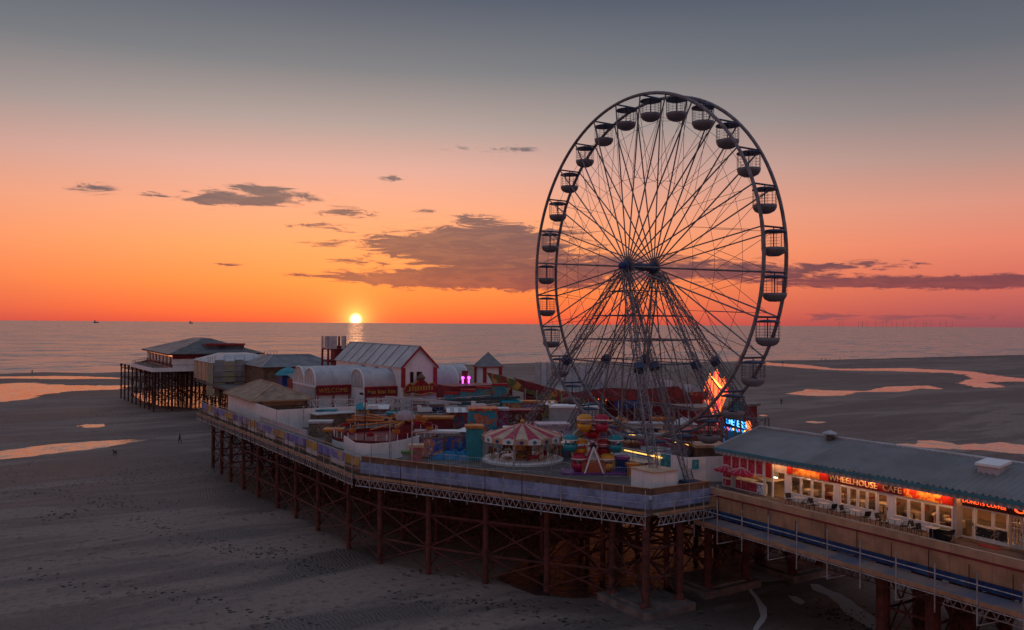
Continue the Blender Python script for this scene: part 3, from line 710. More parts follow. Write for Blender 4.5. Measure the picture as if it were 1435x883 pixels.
for a, c in ((0, 2), (3, 4), (1, 2), (5, 6), (0, 1)):
    for z0, z1 in ((25, 18), (18, 25), (18, 12), (12, 18)): rod('leg_stay', legp(a, z0), legp(c, z1), .022, STEEL, fw)
# boarding station under the wheel
bs = thing('boarding_station', 'white curved boarding platform with yellow light strips under the big wheel', 'platform', (54, 62.5, D))
b = MB(); n = 14
top = [(50.6, 55.0), (56.6, 55.0), (57.6, 58), (58., 62.5), (57.6, 67), (56.6, 70.0), (50.6, 70.0), (49.8, 67), (49.4, 62.5), (49.8, 58)]
b.prism(top, D+.004, D+1.0).build('platform', WHITE2, bs)
MB().prism([(53.6+(x-53.6)*1.05, 62.5+(y-62.5)*1.05) for x, y in top], D+1.01, D+1.12).build('platform_edge', GREYW, bs)
YLT = glow_mat('yellow_strip_light', (1., .55, .12), 1.6)
for y0, y1, x in ((55.3, 62, 57.9), (55.4, 60.6, 50.2), (64, 69.4, 57.8)):
    MB().box(x-.05, x+.05, y0, y1, D+1.75, D+1.85).build('light_strip', YLT, bs)
for y in (55.2, 59, 63, 67, 69.8):
    for x in (49.9, 57.9): rod('rail_post', (x, y, D+1.1), (x, y, D+2.1), .04, STEEL, bs)
for x in (49.9, 57.9):
    for z in (1.6, 2.1): rod('hand_rail', (x, 55.2, D+z), (x, 69.8, D+z), .035, WHITE2, bs)
MB().slab([(51.5, 58.2, D+1.2), (56, 58.2, D+1.2), (56, 60.4, D+1.2), (51.5, 60.4, D+1.2)], (0, 0, .25)).build('boarding_step', BLUE, bs)
for y in (52.5, 56, 60, 64.5, 69, 73):
    for x in (59.5, 61.2):
        rod('frame_post', (x, y, D), (x-.8 if x > 60 else x+.5, y-.3, 13.2), .09, STEEL, bs)
for y, y2 in ((52.5, 56), (56, 60), (60, 64.5), (64.5, 69), (69, 73)):
    rod('frame_tie', (60, y, 13.0), (60, y2, 13.0), .06, STEEL, bs); rod('frame_tie', (59.6, y, 10.6), (59.6, y2, 10.6), .05, STEEL, bs)
    rod('frame_brace', (59.8, y, 10.6), (60, y2, 13.0), .045, STEEL, bs); rod('frame_brace', (59.8, y2, 10.6), (60, y, 13.0), .045, STEEL, bs)
# ballast hut on the platform corner
hut = thing('ballast_box', 'plain white panelled ballast box with flat lid on the platform corner', 'box', (44.4, 49.9, D))
MB().box(43.2, 45.6, 48.6, 51.2, D+.003, 10.12).build('box_panel', WHITE, hut)
MB().box(43.1, 45.7, 48.5, 51.3, 10.12, 10.22).build('lid', CREAM, hut)
for x, y in ((43.2, 48.6), (45.6, 48.6), (43.2, 51.2), (44.4, 48.58), (43.18, 49.9)): MB().box(x-.05, x+.05, y-.05, y+.05, D+.01, 10.11).build('corner_strip', WHITE2, hut)
# ================================================================ CAFE
CX = 52.6
def yf(px, py=695): return atx(px, py, CX).y
cf = thing('cafe', 'long low white cafe with grey ribbed roof and lit red sign board', 'building', (57.5, 28, D))
YL, YR = yf(1014), -4.
EZ, EX, RX, RZ, BX = 11.22, 51.85, 57.4, 12.62, 63.
YD = yf(1340, 740)   # recess for the doughnut bar
MB().box(BX-.2, BX, YR, YL, D, EZ-.05).build('rear_wall', WHITE, cf)
MB().box(CX+.02, BX-.2, YL-.2, YL, D, EZ-.05).build('end_wall', WHITE, cf)
MB().add([(CX, YL-.1, EZ-.1), (BX, YL-.1, EZ-.1), (RX, YL-.1, RZ-.06)], [(0,1,2)]).build('gable_panel', WHITE, cf)
MB().box(CX+.02, BX-.2, YR, YL-.2, D+.01, D+.05).build('floor', BROWN, cf)
MB().box(CX+.1, BX-.2, YR, YL-.2, 10.85, 10.95).build('ceiling', INTER, cf)
MB().box(59.3, 59.45, YR, YL-.2, D+.05, 10.85).build('partition', INTER, cf)
# roof: plain felt part and ribbed sheets
def ribbed(y0, y1, amp, step, xs_, zs_):
    b = MB(); n = max(2, int((y1-y0)/step)); vs = []
    for i in range(n+1):
        o = amp if i % 2 else 0
        for x, z in zip(xs_, zs_): vs.append((x, y0+(y1-y0)*i/n, z+o))
    k = len(xs_); fs = [(i*k+j, i*k+j+1, (i+1)*k+j+1, (i+1)*k+j) for i in range(n) for j in range(k-1)]
    return b.add(vs, fs)
ySp = yf(1135)
roofm = mat('cafe_roof_sheet', (.25, .24, .235), .55, .0, .12, .35, streak=.12)
for y0, y1, amp, nm in ((ySp+.02, YL+.35, .012, 'felt_roof'), (YR, ySp, .15, 'ribbed_roof')):
    for sgn, xs_, zs_ in ((1, (EX, RX), (EZ, RZ)), (2, (RX, BX+.6), (RZ, EZ-.05))):
        yy = y0
        while yy < y1-.1:
            ye = min(y1, yy+3.6); ribbed(yy+.01, ye-.01, amp, .2, xs_, zs_).build('roof_sheet', roofm, cf); yy = ye
MB().bar((RX, YR, RZ+.06), (RX, YL+.35, RZ+.06), .14, 6).build('ridge_cap', GREYW, cf)
MB().bar((EX+.02, YL+.36, EZ+.05), (RX, YL+.36, RZ+.05), .09, 4).build('barge_board', GREYW, cf)
MB().box(EX-.08, EX-.01, YR, YL+.36, EZ-.2, EZ+.05).build('gutter', TEALF, cf)
# scalloped valance: striped drops
va = MB(); n = 0; y = YL+.3
VST = [mat('valance_grey', (.5, .5, .52), .6), mat('valance_slate', (.3, .34, .38), .6)]
while y > 12:
    va.add([(EX+.03, y, EZ-.2), (EX+.03, y-.24, EZ-.2), (EX+.03, y-.24, EZ-.42), (EX+.03, y-.12, EZ-.5), (EX+.03, y, EZ-.42)], [(0,1,2,3,4)], n % 2); y -= .24; n += 1
tag(va.build('valance', VST, cf), kind='stuff')
# facade posts, windows, doors
FR = WHITE2
def xbox(name, y0, y1, z0, z1, m, x0=CX-.06, x1=CX+.06): return MB().box(x0, x1, min(y0, y1), max(y0, y1), z0, z1).build(name, m, cf)
def window(pl, pr_, z0, z1, panes, x=CX, dy=0):
    ya, yb = yf(pl), yf(pr_); w = (ya-yb)/panes
    for i in range(panes):
        y1 = ya-i*w; y0 = y1-w
        b = MB(); t = .085
        b.box(x-.08, x+.06, y0, y0+t, z0, z1); b.box(x-.08, x+.06, y1-t, y1, z0, z1); b.box(x-.08, x+.06, y0+t, y1-t, z0, z0+t); b.box(x-.08, x+.06, y0+t, y1-t, z1-t, z1)
        f = b.build('window', FR, cf)
        MB().box(x-.012, x, y0+t, y1-t, z0+t, z1-t).build('pane', GLASS, f)
def wall(pl, pr_, z0, z1, m=WHITE): xbox('wall_panel', yf(pr_), yf(pl), z0, z1, m)
W0, W1 = D+.58, D+1.98
def door(pl, pr_, x=CX, z1=D+2.02, m=WHITE2, grid=0):
    y1, y0 = yf(pl), yf(pr_); b = MB(); t = .13
    b.box(x-.07, x+.03, y0, y0+t, D+.01, z1); b.box(x-.07, x+.03, y1-t, y1, D+.01, z1); b.box(x-.07, x+.03, y0+t, y1-t, D+.01, D+.3 if grid else D+.14); b.box(x-.07, x+.03, y0+t, y1-t, z1-t, z1)
    for k in range(1, grid): b.box(x-.05, x+.01, y0+t, y1-t, D+.3+(z1-t-D-.3)*k/grid-.02, D+.3+(z1-t-D-.3)*k/grid+.02)
    if grid:
        for k in (1, 2): b.box(x-.055, x+.015, y0+t+(y1-y0-2*t)*k/3-.02, y0+t+(y1-y0-2*t)*k/3+.02, D+.3, z1-t)
    d = b.build('door', m, cf); MB().box(x-.02, x-.01, y0+t, y1-t, D+.14, z1-t).build('door_pane', GLASS, d)
    MB().box(x-.12, x-.07, y0+.04, y0+.09, D+.9, D+1.1).build('door_handle', BLACK, d)
xbox('header', YD, YL, D+2.02, EZ-.1, WHITE, CX-.02, CX+.06)
wall(1100, 1108, D+.01, D+2.0); wall(1108, 1170, D+.01, W0); window(1108, 1170, W0, W1, 4)
wall(1170, 1177, D+.01, D+2.0); wall(1177, 1229, D+.01, W0); window(1177, 1229, W0, W1, 4)
door(1229.5, 1246); wall(1246, 1254, D+.01, D+2.0); wall(1254, 1336, D+.01, W0); window(1254, 1336, W0, W1, 4); wall(1336, 1341, D+.01, D+2.02, GREYW)
MB().box(CX, CX+.75, YD, YD+.1, D+.01, EZ-.1).build('return_wall', GREYW, cf)
XD = CX+.7
MB().box(XD-.03, XD+.06, YR, YD, D+2.12, EZ-.1).build('header', WHITE, cf)
def yd(px, py=740): return atx(px, py, XD).y
yf_old = yf
def yf(px, py=740): return yd(px, py)
door(1344, 1366, XD, D+2.1); window(1367, 1392, D+.95, D+2.1, 1, XD); window(1392, 1413, D+1.0, D+2.1, 1, XD); door(1415, 1434, XD, D+2.1, GREYW, 5)
xd0 = yf(1367); xd1 = yf(1413)
MB().box(XD-.06, XD+.06, xd1, xd0, D+.01, D+.3).build('wall_panel', WHITE, cf)
art = mural('menu_board_art', [(.01, .01, .012), (.02, .02, .025), (.4, .4, .42), (.02, .02, .02)], 3.5, 4.)
MB().box(XD-.1, XD+.02, yf(1393), xd0-.05, D+.33, D+.9).build('menu_board', art, cf); MB().box(XD-.1, XD+.02, xd1+.05, yf(1395), D+.3, D+.96).build('menu_board', art, cf)
for p in (1440, 1470, 1500):
    MB().box(XD-.06, XD+.06, yf(p+26), yf(p), D+.01, D+2.1).build('wall_panel', GREYW, cf)
yf = yf_old
# sign board and lettering
sg = thing('cafe_sign', 'lit red cafe sign board with pale capitals under the eave', 'sign', (CX-.2, yf(1190), 10.1))
SX = CX-.16; SZ0, SZ1 = D+2.1, D+2.82
FOOD = mural('food_photo', [(.5, .03, .02), (.75, .35, .06), (.85, .5, .12), (.7, .08, .03)], 2.2, 1.)
for pl, pr_, m in ((1104, 1112, REDF), (1112, 1150, FOOD), (1150, 1163, REDF), (1163, 1268, MAROON), (1268, 1322, FOOD), (1322, 1337, REDF)):
    MB().box(SX, SX+.1, yf(pr_)+.01, yf(pl)-.01, SZ0, SZ1).build('sign_panel', m, sg)
LET = mat('sign_letters', (.85, .72, .55), .4)
yc = (yf(1165)+yf(1262))/2
text('sign_word', 'WHEELHOUSE', LET, sg, .61, (SX-.03, yf(1197), SZ0+.14), (0, -1, 0), (0, 0, 1), .03)
text('sign_word', 'CAFE', LET, sg, .61, (SX-.03, yf(1252), SZ0+.14), (0, -1, 0), (0, 0, 1), .03)
dsg = thing('doughnut_sign', 'dark sign board with glowing red words over the doughnut bar', 'sign', (XD-.2, yf(1380), 10.1))
NEONR = glow_mat('red_neon_letters', (1., .09, .02), 1.7)
NEONB = mat('sign_dark', (.03, .01, .01), .4)
yy = YD-.1
for body, w in (('DONUTS', 1.5), ('COFFEE', 1.35), ('', 1.5), ('DONUTS', 1.5)):
    MB().box(XD-.2, XD-.1, yy-w+.06, yy, SZ0+.02, SZ1-.02).build('sign_panel', NEONB, dsg)
    if body: text('sign_word', body, NEONR, dsg, .35, (XD-.23, yy-w/2, SZ0+.24), (0, -1, 0), (0, 0, 1), .02)
    else:
        b = MB(); b.lathe([(.09, 0), (.17, 0), (.17, .03), (.09, .03)], 14); b.v = [(XD-.21-v[2], yy-w/2+v[0]*2., SZ0+.36+v[1]) for v in b.v]; b.build('sign_ring', NEONR, dsg)
    yy -= w
# sign lamps
LAMPM = glow_mat('sign_lamp_bulb', (1., .55, .22), 22)
def sign_lamp(px, x, strong=1.):
    y = yf(px) if x == CX else atx(px, 720, XD).y
    t = thing('sign_lamp', 'small swan neck lamp throwing warm light on the cafe sign boards', 'lamp', (x-.5, y, SZ1), 'sign lamps along the cafe front')
    b = MB(); b.path([(x-.1, y, SZ1+.02), (x-.3, y, SZ1+.14), (x-.5, y, SZ1+.1)], .015, 4); b.build('arm', BLACK, t)
    MB().lathe([(.03,.06),(.06,.04),(.09,-.03)], 8, (x-.5, y, SZ1+.05)).build('shade', BLACK, t)
    MB().ball((x-.5, y, SZ1+.02), .05, 8, 5).build('bulb', LAMPM, t)
    l = bpy.data.lights.new('lamp_light', 'POINT'); l.energy = 9*strong; l.color = (1., .36, .1); l.shadow_soft_size = .05
    lo = bpy.data.objects.new('lamp_light', l); COL.objects.link(lo); lo.parent = t; lo.location = (0, 0, -.06)
for px in (1092, 1106, 1122, 1131, 1142, 1156, 1184, 1193, 1212, 1222, 1232, 1272, 1283, 1294, 1306, 1317, 1328): sign_lamp(px, CX, 1.)
for px in (1340, 1352, 1364, 1388, 1401, 1428): sign_lamp(px, XD, .5)
# interior: ceiling lights, tables
CLM = glow_mat('ceiling_tube', (1., .6, .3), 45.)
for px in (1092, 1140, 1200, 1290, 1380):
    y = yf(px)
    c = thing('ceiling_light', 'warm tube light on the cafe ceiling seen through the windows', 'lamp', (56, y, 10.8), 'tube lights inside the cafe')
    MB().box(55.3, 57., y-.1, y+.1, 10.76, 10.85).build('tube', CLM, c); MB().box(55.2, 57.1, y-.14, y+.14, 10.83, 10.86).build('tray', WHITE2, c)
    MB().box(53.6, 54.4, y-.1-1.2, y+.1-1.2, 10.76, 10.85).build('tube', CLM, c)
itb = None
for k, px in enumerate((1118, 1146, 1186, 1212, 1262, 1290, 1318)):
    y = yf(px)
    t = local('dining_table', 'pale indoor table with dark red benches behind the cafe windows', 'table', (54.2+.6*(k % 2), y, D+.05), 0, 'tables inside the cafe')
    MB().box(-.4, .4, -.55, .55, .7, .75).build('table_top', CREAM, t); MB().bar((0,0,0), (0,0,.7), .05, 6).build('leg', BLACK, t)
    for s in (-1, 1):
        b = MB(); b.box(-.4, .4, s*.85-.2, s*.85+.2, 0, .45); b.box(-.4, .4, s*1.02-.05, s*1.02+.05, .45, 1.); b.build('bench', MAROON if k % 2 else BROWN, t)
# roof vents
v = thing('roof_cowl', 'round metal ventilation cowl on the cafe ridge', 'vent', (RX-.4, yf(1162, 620), RZ-.1))
q = atx(1163, 612, RX-.5)
MB().lathe([(.28,0),(.28,.5),(0,.5)], 12, (RX-.5, q.y, RZ-.2)).build('pipe', ROOFD, v); MB().lathe([(.6,.6),(.5,.68),(.12,.85),(0,.87)], 12, (RX-.5, q.y, RZ-.2)).build('hood', GREYW, v); MB().lathe([(.45,.5),(.6,.6),(.0,.6)], 12, (RX-.5, q.y, RZ-.2)).build('hood_rim', GREYW, v)
q = atx(1392, 652, 55.6); vz = EZ+(55.6-EX)/(RX-EX)*(RZ-EZ)
v = thing('roof_hatch', 'boxy white rooflight hatch with tilted lid on the cafe roof', 'vent', (55.6, q.y, vz))
MB().box(55., 56.2, q.y-.7, q.y+.7, vz-.25, vz+.42).build('curb', GREYW, v); MB().slab([(54.85, q.y-.8, vz+.4), (56.35, q.y-.8, vz+.62), (56.35, q.y+.8, vz+.62), (54.85, q.y+.8, vz+.4)], (0, 0, .16)).build('lid', WHITE, v)
# ---- refreshment kiosk front at the seaward end of the cafe
kk = thing('drinks_kiosk', 'white framed drinks kiosk front covered in raspberry red posters', 'kiosk', (CX-.3, yf(1045), D))
RP = mural('red_poster_art', [(.42, .012, .04), (.46, .015, .06), (.52, .1, .14), (.42, .015, .05), (.45, .015, .05)], 2.6, 7.)
KX = CX-.3
pn = [1016, 1028.5, 1040, 1051, 1062, 1073]
for i in range(5):
    y1, y0 = yf(pn[i]), yf(pn[i+1]); z0 = D+1.55
    f = MB().box(KX, KX+.08, y0, y1, z0, D+2.85).build('poster_frame', WHITE2, kk); MB().box(KX-.02, KX, y0+.08, y1-.08, z0+.1, D+2.76).build('poster', RP, f)
for z0, z1 in ((D+.75, D+1.5), (D+.05, D+.72)):
    f = MB().box(KX, KX+.08, yf(1028.5), yf(1016), z0, z1).build('poster_frame', WHITE2, kk); MB().box(KX-.02, KX, yf(1028.5)+.08, yf(1016)-.08, z0+.08, z1-.06).build('poster', RP, f)
MB().box(KX+.05, KX+.12, yf(1034), yf(1028.5), D+.01, D+1.55).build('side_post', GREYW, kk)
MB().box(KX, KX+.5, yf(1073), yf(1034), D+.01, D+.85).build('counter', WHITE2, kk)
for a, c in ((1034.5, 1055), (1055.5, 1064)): MB().box(KX-.03, KX, yf(c), yf(a), D+.1, D+.82).build('poster', RP, kk)
MB().box(KX-.03, KX, yf(1072), yf(1064.5), D+.05, D+.8).build('poster', mural('cow_print', [(.75, .75, .75), (.7, .7, .72), (.1, .1, .3), (.7, .7, .7)], 3., 3.), kk)
MB().box(KX, KX+.1, yf(1076), yf(1073), D+.01, D+2.85).build('corner_post', WHITE2, kk)
MB().box(KX, KX+.05, yf(1085), yf(1076), D+1.5, D+2.75).build('menu_panel', REDF, kk)
MB().box(KX+.02, KX+.04, yf(1085), yf(1076), D+.1, D+1.45).build('side_pane', GLASS, kk)
MB().box(KX, KX+.08, yf(1087), yf(1085), D+.01, D+2.85).build('door_post', WHITE2, kk)
MB().box(KX+.8, KX+2.5, yf(1073), yf(1036), D+.95, D+1.05).build('back_shelf', CREAM, kk)
CT = glow_mat('cooler_tube', (1., .85, .6), 4.)
MB().box(KX+1., KX+1.1, yf(1080), yf(1060), D+1.35, D+1.42).build('cooler_light', CT, kk)
# two scalloped half parasols used as awnings
def parasol(px, r, lab):
    y = yf(px); t = thing('parasol', lab, 'parasol', (KX-.5, y, D+1.2))
    b = MB(); n = 12; vs = [(KX-.3, y, D+1.95)]; fs = []; mi = []
    for i in range(n+1):
        a = math.pi/2+math.pi*2*i/n
        vs.append((KX-.35+math.cos(a)*r*.75, y+math.sin(a)*r, D+1.55)); 
    for i in range(n): b.add([vs[0], vs[i+1], vs[i+2]], [(0, 1, 2)], 0)
    b.build('canopy', PINKRED, t)
    for i in range(n): rod('piping', Vector(vs[0])+Vector((0,0,.02)), Vector(vs[i+1])+Vector((0,0,.02)), .014, WHITE2, t)
    b = MB(); 
    for i in range(n):
        p, q = Vector(vs[i+1]), Vector(vs[i+2]); m_ = (p+q)/2-Vector((0,0,.2)); b.add([p, q, q-Vector((0,0,.12)), m_, p-Vector((0,0,.12))], [(0,1,2,3,4)])
    b.build('scallop_edge', PINKRED, t); rod('pole', (KX-.35, y, D+.1), (KX-.35, y, D+1.95), .025, GREYW, t)
parasol(1024, 1.05, 'smaller raspberry parasol over the narrow end of the drinks kiosk'); parasol(1046, 1.3, 'larger raspberry parasol over the drinks kiosk counter')
# ---- terrace furniture
ch = local('cafe_chair', 'x', 'chair', (0, 0, 0), 0, 'black chairs on the cafe terrace')
b = MB(); b.box(-.23, .23, -.22, .22, .42, .46); b.build('seat', BLACK, ch)
b = MB(); b.slab([(-.22, .2, .52), (.22, .2, .52), (.24, .3, .88), (-.24, .3, .88)], (0, .03, 0)); b.build('backrest', BLACK, ch)
for sx in (-1, 1):
    for sy in (-1, 1): MB().bar((sx*.25, sy*.24, 0), (sx*.22, sy*.2, .44), .018, 5).build('leg', BLACK, ch)
    b = MB(); b.path([(sx*.24, .24, .66), (sx*.27, -.1, .66), (sx*.26, -.22, .44)], .018, 5); b.build('armrest', BLACK, ch)
tb = local('cafe_table', 'x', 'table', (0, 0, 0), 0, 'small square tables on the cafe terrace')
MB().box(-.35, .35, -.35, .35, .7, .735).build('table_top', GREYW, tb)
MB().bar((0, 0, .02), (0, 0, .7), .03, 8).build('leg', GALV, tb); b = MB(); b.box(-.28, .28, -.03, .03, 0, .03); b.box(-.03, .03, -.28, .28, .031, .05); b.build('foot', GALV, tb)
kids()
spots = [(1119, 697, [(1107, 700), (1128, 703)]), (1154, 707, [(1141, 708), (1166, 712)]), (1199, 717, [(1184, 717), (1213, 722)]), (1254, 728, [(1234, 724), (1244, 730), (1268, 732)]), (1307, 741, [(1284, 736), (1296, 742), (1329, 746)])]
names = ['beside the open cafe doorway', 'under the first row of cafe windows', 'in front of the middle windows', 'beside the glazed cafe door', 'next to the doughnut bar']
fi = ft_ = True
for (px, py, cs), nm in zip(spots, names):
    ty = atx(px, py, 51.25).y; lab = 'small grey terrace table '+nm
    if ft_: tb.location = (51.25, ty, D); tb['label'] = lab; ft_ = False
    else: dup(tb, None, (51.25, ty, D), .1, lab)
    for j, (cx_, cy_) in enumerate(cs):
        y = atx(cx_, cy_, 51.2).y; lab = 'black metal armchair '+('seaward of' if y > ty else 'shoreward of')+(' and pulled out from' if j == 1 and len(cs) == 3 else '')+' table '+nm
        rz = math.pi*(0 if y > ty else 1)+random.uniform(-.4, .4); x = 51.2-(.35 if j == 1 and len(cs) == 3 else 0)
        if fi: ch.location = (x, y, D); ch.rotation_euler = (0, 0, rz); ch['label'] = lab; fi = False
        else: dup(ch, None, (x, y, D), rz, lab)
q = at(1318, 755, D)
t = local('litter_bin', 'low black slatted planter box standing on the terrace boards', 'planter', (q.x, q.y, D), .0)
b = MB(); b.box(-.28, .28, -.6, .6, .08, .62); b.build('body', BLACK, t); MB().box(-.33, .33, -.66, .66, .62, .68).build('rim', BLACK, t)
for s in (-1, 1): MB().box(-.28, .28, s*.5-.06, s*.5+.06, 0, .08).build('foot', BLACK, t)
t.name = 'planter_box'
q = at(1388, 766, D)
t = local('door_mat', 'flat red mat lying on the terrace boards by the doughnut bar', 'mat', (q.x, q.y, D), .1)
MB().prism([(-.45, -.6), (.35, -.65), (.5, .5), (-.4, .6)], .004, .035).build('mat_sheet', RED, t)
# fencing between kiosk and wheel
def fence(name, label, pts, z0, z1, m, step=2.4, w=.08, cat='fence'):
    t = thing(name, label, cat, (pts[0][0], pts[0][1], z0))
    for p, q in zip(pts[:-1], pts[1:]):
        for a, c in seg(p, q, step):
            e = (c-a)*.006; MB().obox(a+e, c-e, w, z1-z0, 0, z0).build('panel', m, t)
            rod('post', (a.x, a.y, z0), (a.x, a.y, z1+.04), .045, GALV, t)
    return t
wf = fence('white_hoarding', 'white hoarding with a teal poster around the wheel base', [(50.3, 56.6), (50.6, 52.6), (54.2, 51.6)], D, D+2.2, WHITE)
MB().obox((50.28, 55.6, 0), (50.38, 54.5, 0), .12, 1.75, 0, D+.42).build('poster', mural('teal_poster', [(.01, .2, .26), (.02, .3, .36), (.25, .4, .4), (.02, .24, .3)], 1.1, 5.), wf)
MB().obox((51.0, 52.42, 0), (51.6, 52.25, 0), .12, .8, 0, D+1.2).build('poster', MATS['teal_poster'], wf)
t = local('vending_box', 'small red box standing against the white hoarding', 'box', (49.6, 56.2, D), .1); MB().box(-.3, .3, -.4, .4, 0, 1.2).build('cabinet', RED, t); MB().box(-.33, .33, -.43, .43, 1.2, 1.26).build('lid', MAROON, t)
t = local('bench', 'black metal bench beside the white hoarding', 'bench', (49.0, 53.6, D), .1)
MB().box(-.25, .25, -.75, .75, .42, .47).build('seat', BLACK, t); MB().box(.2, .26, -.75, .75, .5, .95).build('backrest', BLACK, t)
for s in (-.7, .7): MB().box(-.25, .25, s-.03, s+.03, 0, .42).build('leg', BLACK, t)
# ================================================================ BUILDINGS ON THE PLATFORM
bh = thing('amusement_hall', 'white amusement hall with gabled roof, barrel vaults and maroon fascia', 'building', (55, 128, D))
# gabled hall, ridge along the pier
X0, X1, XR = 52.7, 58.2, 55.45; Y0, Y1 = 117., 147.; ZE, ZR = 15.2, 18.05
MB().box(X0, X1, Y0, Y1, D, ZE-.1).build('wall', WHITE, bh)
MB().slab([(X0, Y0-.02, ZE-.1), (X1, Y0-.02, ZE-.1), (XR, Y0-.02, ZR-.12)], (0, .3, 0)).build('gable', WHITE, bh)
def panelroof(x0, z0, x1, z1, ya, yb, n, m, par, amp=.05):
    w = (yb-ya)/n
    for i in range(n):
        y = ya+i*w; b = MB(); k = 6; vs = []
        for j in range(k*2+1):
            o = amp if j % 2 else 0; yy = y+.03+(w-.06)*j/(k*2)
            vs += [(x0, yy, z0+o), (x1, yy, z1+o)]
        b.add(vs, [(2*j, 2*j+1, 2*j+3, 2*j+2) for j in range(k*2)]); b.build('roof_panel', m, par)
panelroof(X0-.5, ZE-.45, XR, ZR, Y0-.4, Y1, 8, ROOFW, bh); panelroof(X1+.5, ZE-.45, XR, ZR, Y0-.4, Y1, 8, ROOFW, bh)
for i in range(9): rod('roof_seam', (X0-.5, Y0-.4+i*(Y1-Y0+.4)/8, ZE-.4), (XR, Y0-.4+i*(Y1-Y0+.4)/8, ZR+.05), .05, ROOFD, bh)
rod('ridge_cap', (XR, Y0-.4, ZR+.03), (XR, Y1, ZR+.03), .12, ROOFW, bh)
for xa in (X0-.5, X1+.5): MB().slab([(xa, Y0-.45, ZE-.75), (XR, Y0-.45, ZR-.3), (XR, Y0-.45, ZR+.1), (xa, Y0-.45, ZE-.35)], (0, .12, 0)).build('barge_board', RED, bh)
for xa in (X0, X1): MB().box(xa-.28, xa+.28, Y0-.3, Y0+.1, 11.7, ZE-.45).build('corner_board', RED, bh)
for xa, w in ((53.9, .55), (55., .9)):
    f = MB().box(xa, xa+w, Y0-.1, Y0-.02, 12.4, 14.1).build('window', MAROON, bh); MB().box(xa+.08, xa+w-.08, Y0-.12, Y0-.1, 12.5, 14.).build('pane', mat('dark_pane', (.02, .02, .03), .1), f)
# barrel vaults: axis across the pier
def vault(x0, x1, y0, y1, zs, zt, endL=True, endR=True):
    n = 14; b = MB(); yc, ry = (y0+y1)/2, (y1-y0)/2; vs = []
    for i in range(n+1):
        a = math.pi*i/n; y = yc-math.cos(a)*ry; z = zs+math.sin(a)**.8*(zt-zs)
        vs += [(x0, y, z), (x1, y, z)]
    b.add(vs, [(2*i, 2*i+1, 2*i+3, 2*i+2) for i in range(n)]); v_ = b.build('vault_roof', ROOFS, bh, True)
    k_ = int((x1-x0)/1.3)
    for q_ in range(1, k_):
        xq_ = x0+(x1-x0)*q_/k_; b = MB(); b.path([(xq_, yc-math.cos(math.pi*i/n)*ry, zs+.01+math.sin(math.pi*i/n)**.8*(zt-zs)) for i in range(n+1)], .035, 4); b.build('roof_rib', GREYW, bh)
    for xe, s in ((x0, -1), (x1, 1)):
        if (s < 0 and endL) or (s > 0 and endR):
            pts = [(xe, yc-math.cos(math.pi*i/n)*ry*.97, zs+math.sin(math.pi*i/n)**.8*(zt-zs)*.97) for i in range(n+1)]
            e = MB().slab(pts, (.15*-s, 0, 0)).build('vault_end', GREYW if s < 0 else ROOFS, bh)
            b = MB(); b.path([(xe+.02*s, yc-math.cos(math.pi*i/n)*ry, zs+math.sin(math.pi*i/n)**.8*(zt-zs)) for i in range(n+1)], .12, 5); b.build('vault_trim', WHITE2, bh)
            if s < 0:
                for k in (-.5, 0, .5): rod('end_batten', (xe-.02, yc+ry*k, zs), (xe-.02, yc+ry*k, zs+(zt-zs)*math.sqrt(1-k*k)*.93), .03, WHITE2, bh)
    return v_
def base(x0, x1, y0, y1, lab=True):
    MB().box(x0+.1, x1, y0+.1, y1, D, 11.6).build('wall', WHITE, bh)
    MB().box(x0+.12, x1, y0-.25, y0+.12, 10.4, 11.75).build('fascia', MAROON, bh)
    MB().box(x0+.12, x1, y0-.34, y0-.24, 11.62, 11.86).build('fascia_trim', RED, bh)
    MB().box(x0+.12, x1, y0-.34, y0-.24, 10.3, 10.45).build('fascia_trim', RED, bh)
    k = max(2, int((x1-x0)/2.4))
    for i in range(k+1): rod('fascia_post', (x0+.3+(x1-x0-.6)*i/k, y0-.28, D), (x0+.3+(x1-x0-.6)*i/k, y0-.28, 10.35), .1, RED, bh)
for x0, x1, y0, y1 in ((41.5, 53, 130.6, 136.4), (41.5, 53, 125.0, 130.5), (47.2, 52.65, 119.2, 124.9), (58.25, 63.6, 119.2, 124.9), (58.25, 68.6, 125., 130.5)):
    vault(x0, x1, y0, y1, 11.65, 14.45)
base(41.5, 47.15, 125., 136.4); base(47.2, 52.6, 119.2, 130.5); base(58.25, 63.6, 119.2, 124.9); base(63.6, 68.6, 125., 130.5)
MB().box(41.38, 41.5, 125.1, 136.4, D, 11.7).build('end_wall', GREYW, bh); MB().box(41.3, 41.5, 125., 136.4, 11.5, 11.75).build('end_band', WHITE2, bh)
text('fascia_letters', 'WELCOME', GOLD, bh, 1.0, (44.3, 124.72, 10.7), (1, 0, 0), (0, 0, 1), .02)
b = MB()
for k in range(17):
    if k % 6 == 5: continue
    x = 47.7+k*.28; b.box(x, x+.17, 118.9, 118.94, 10.72, 11.2+(.2 if k % 6 == 0 else 0))
b.build('fascia_letters', GOLD, bh)
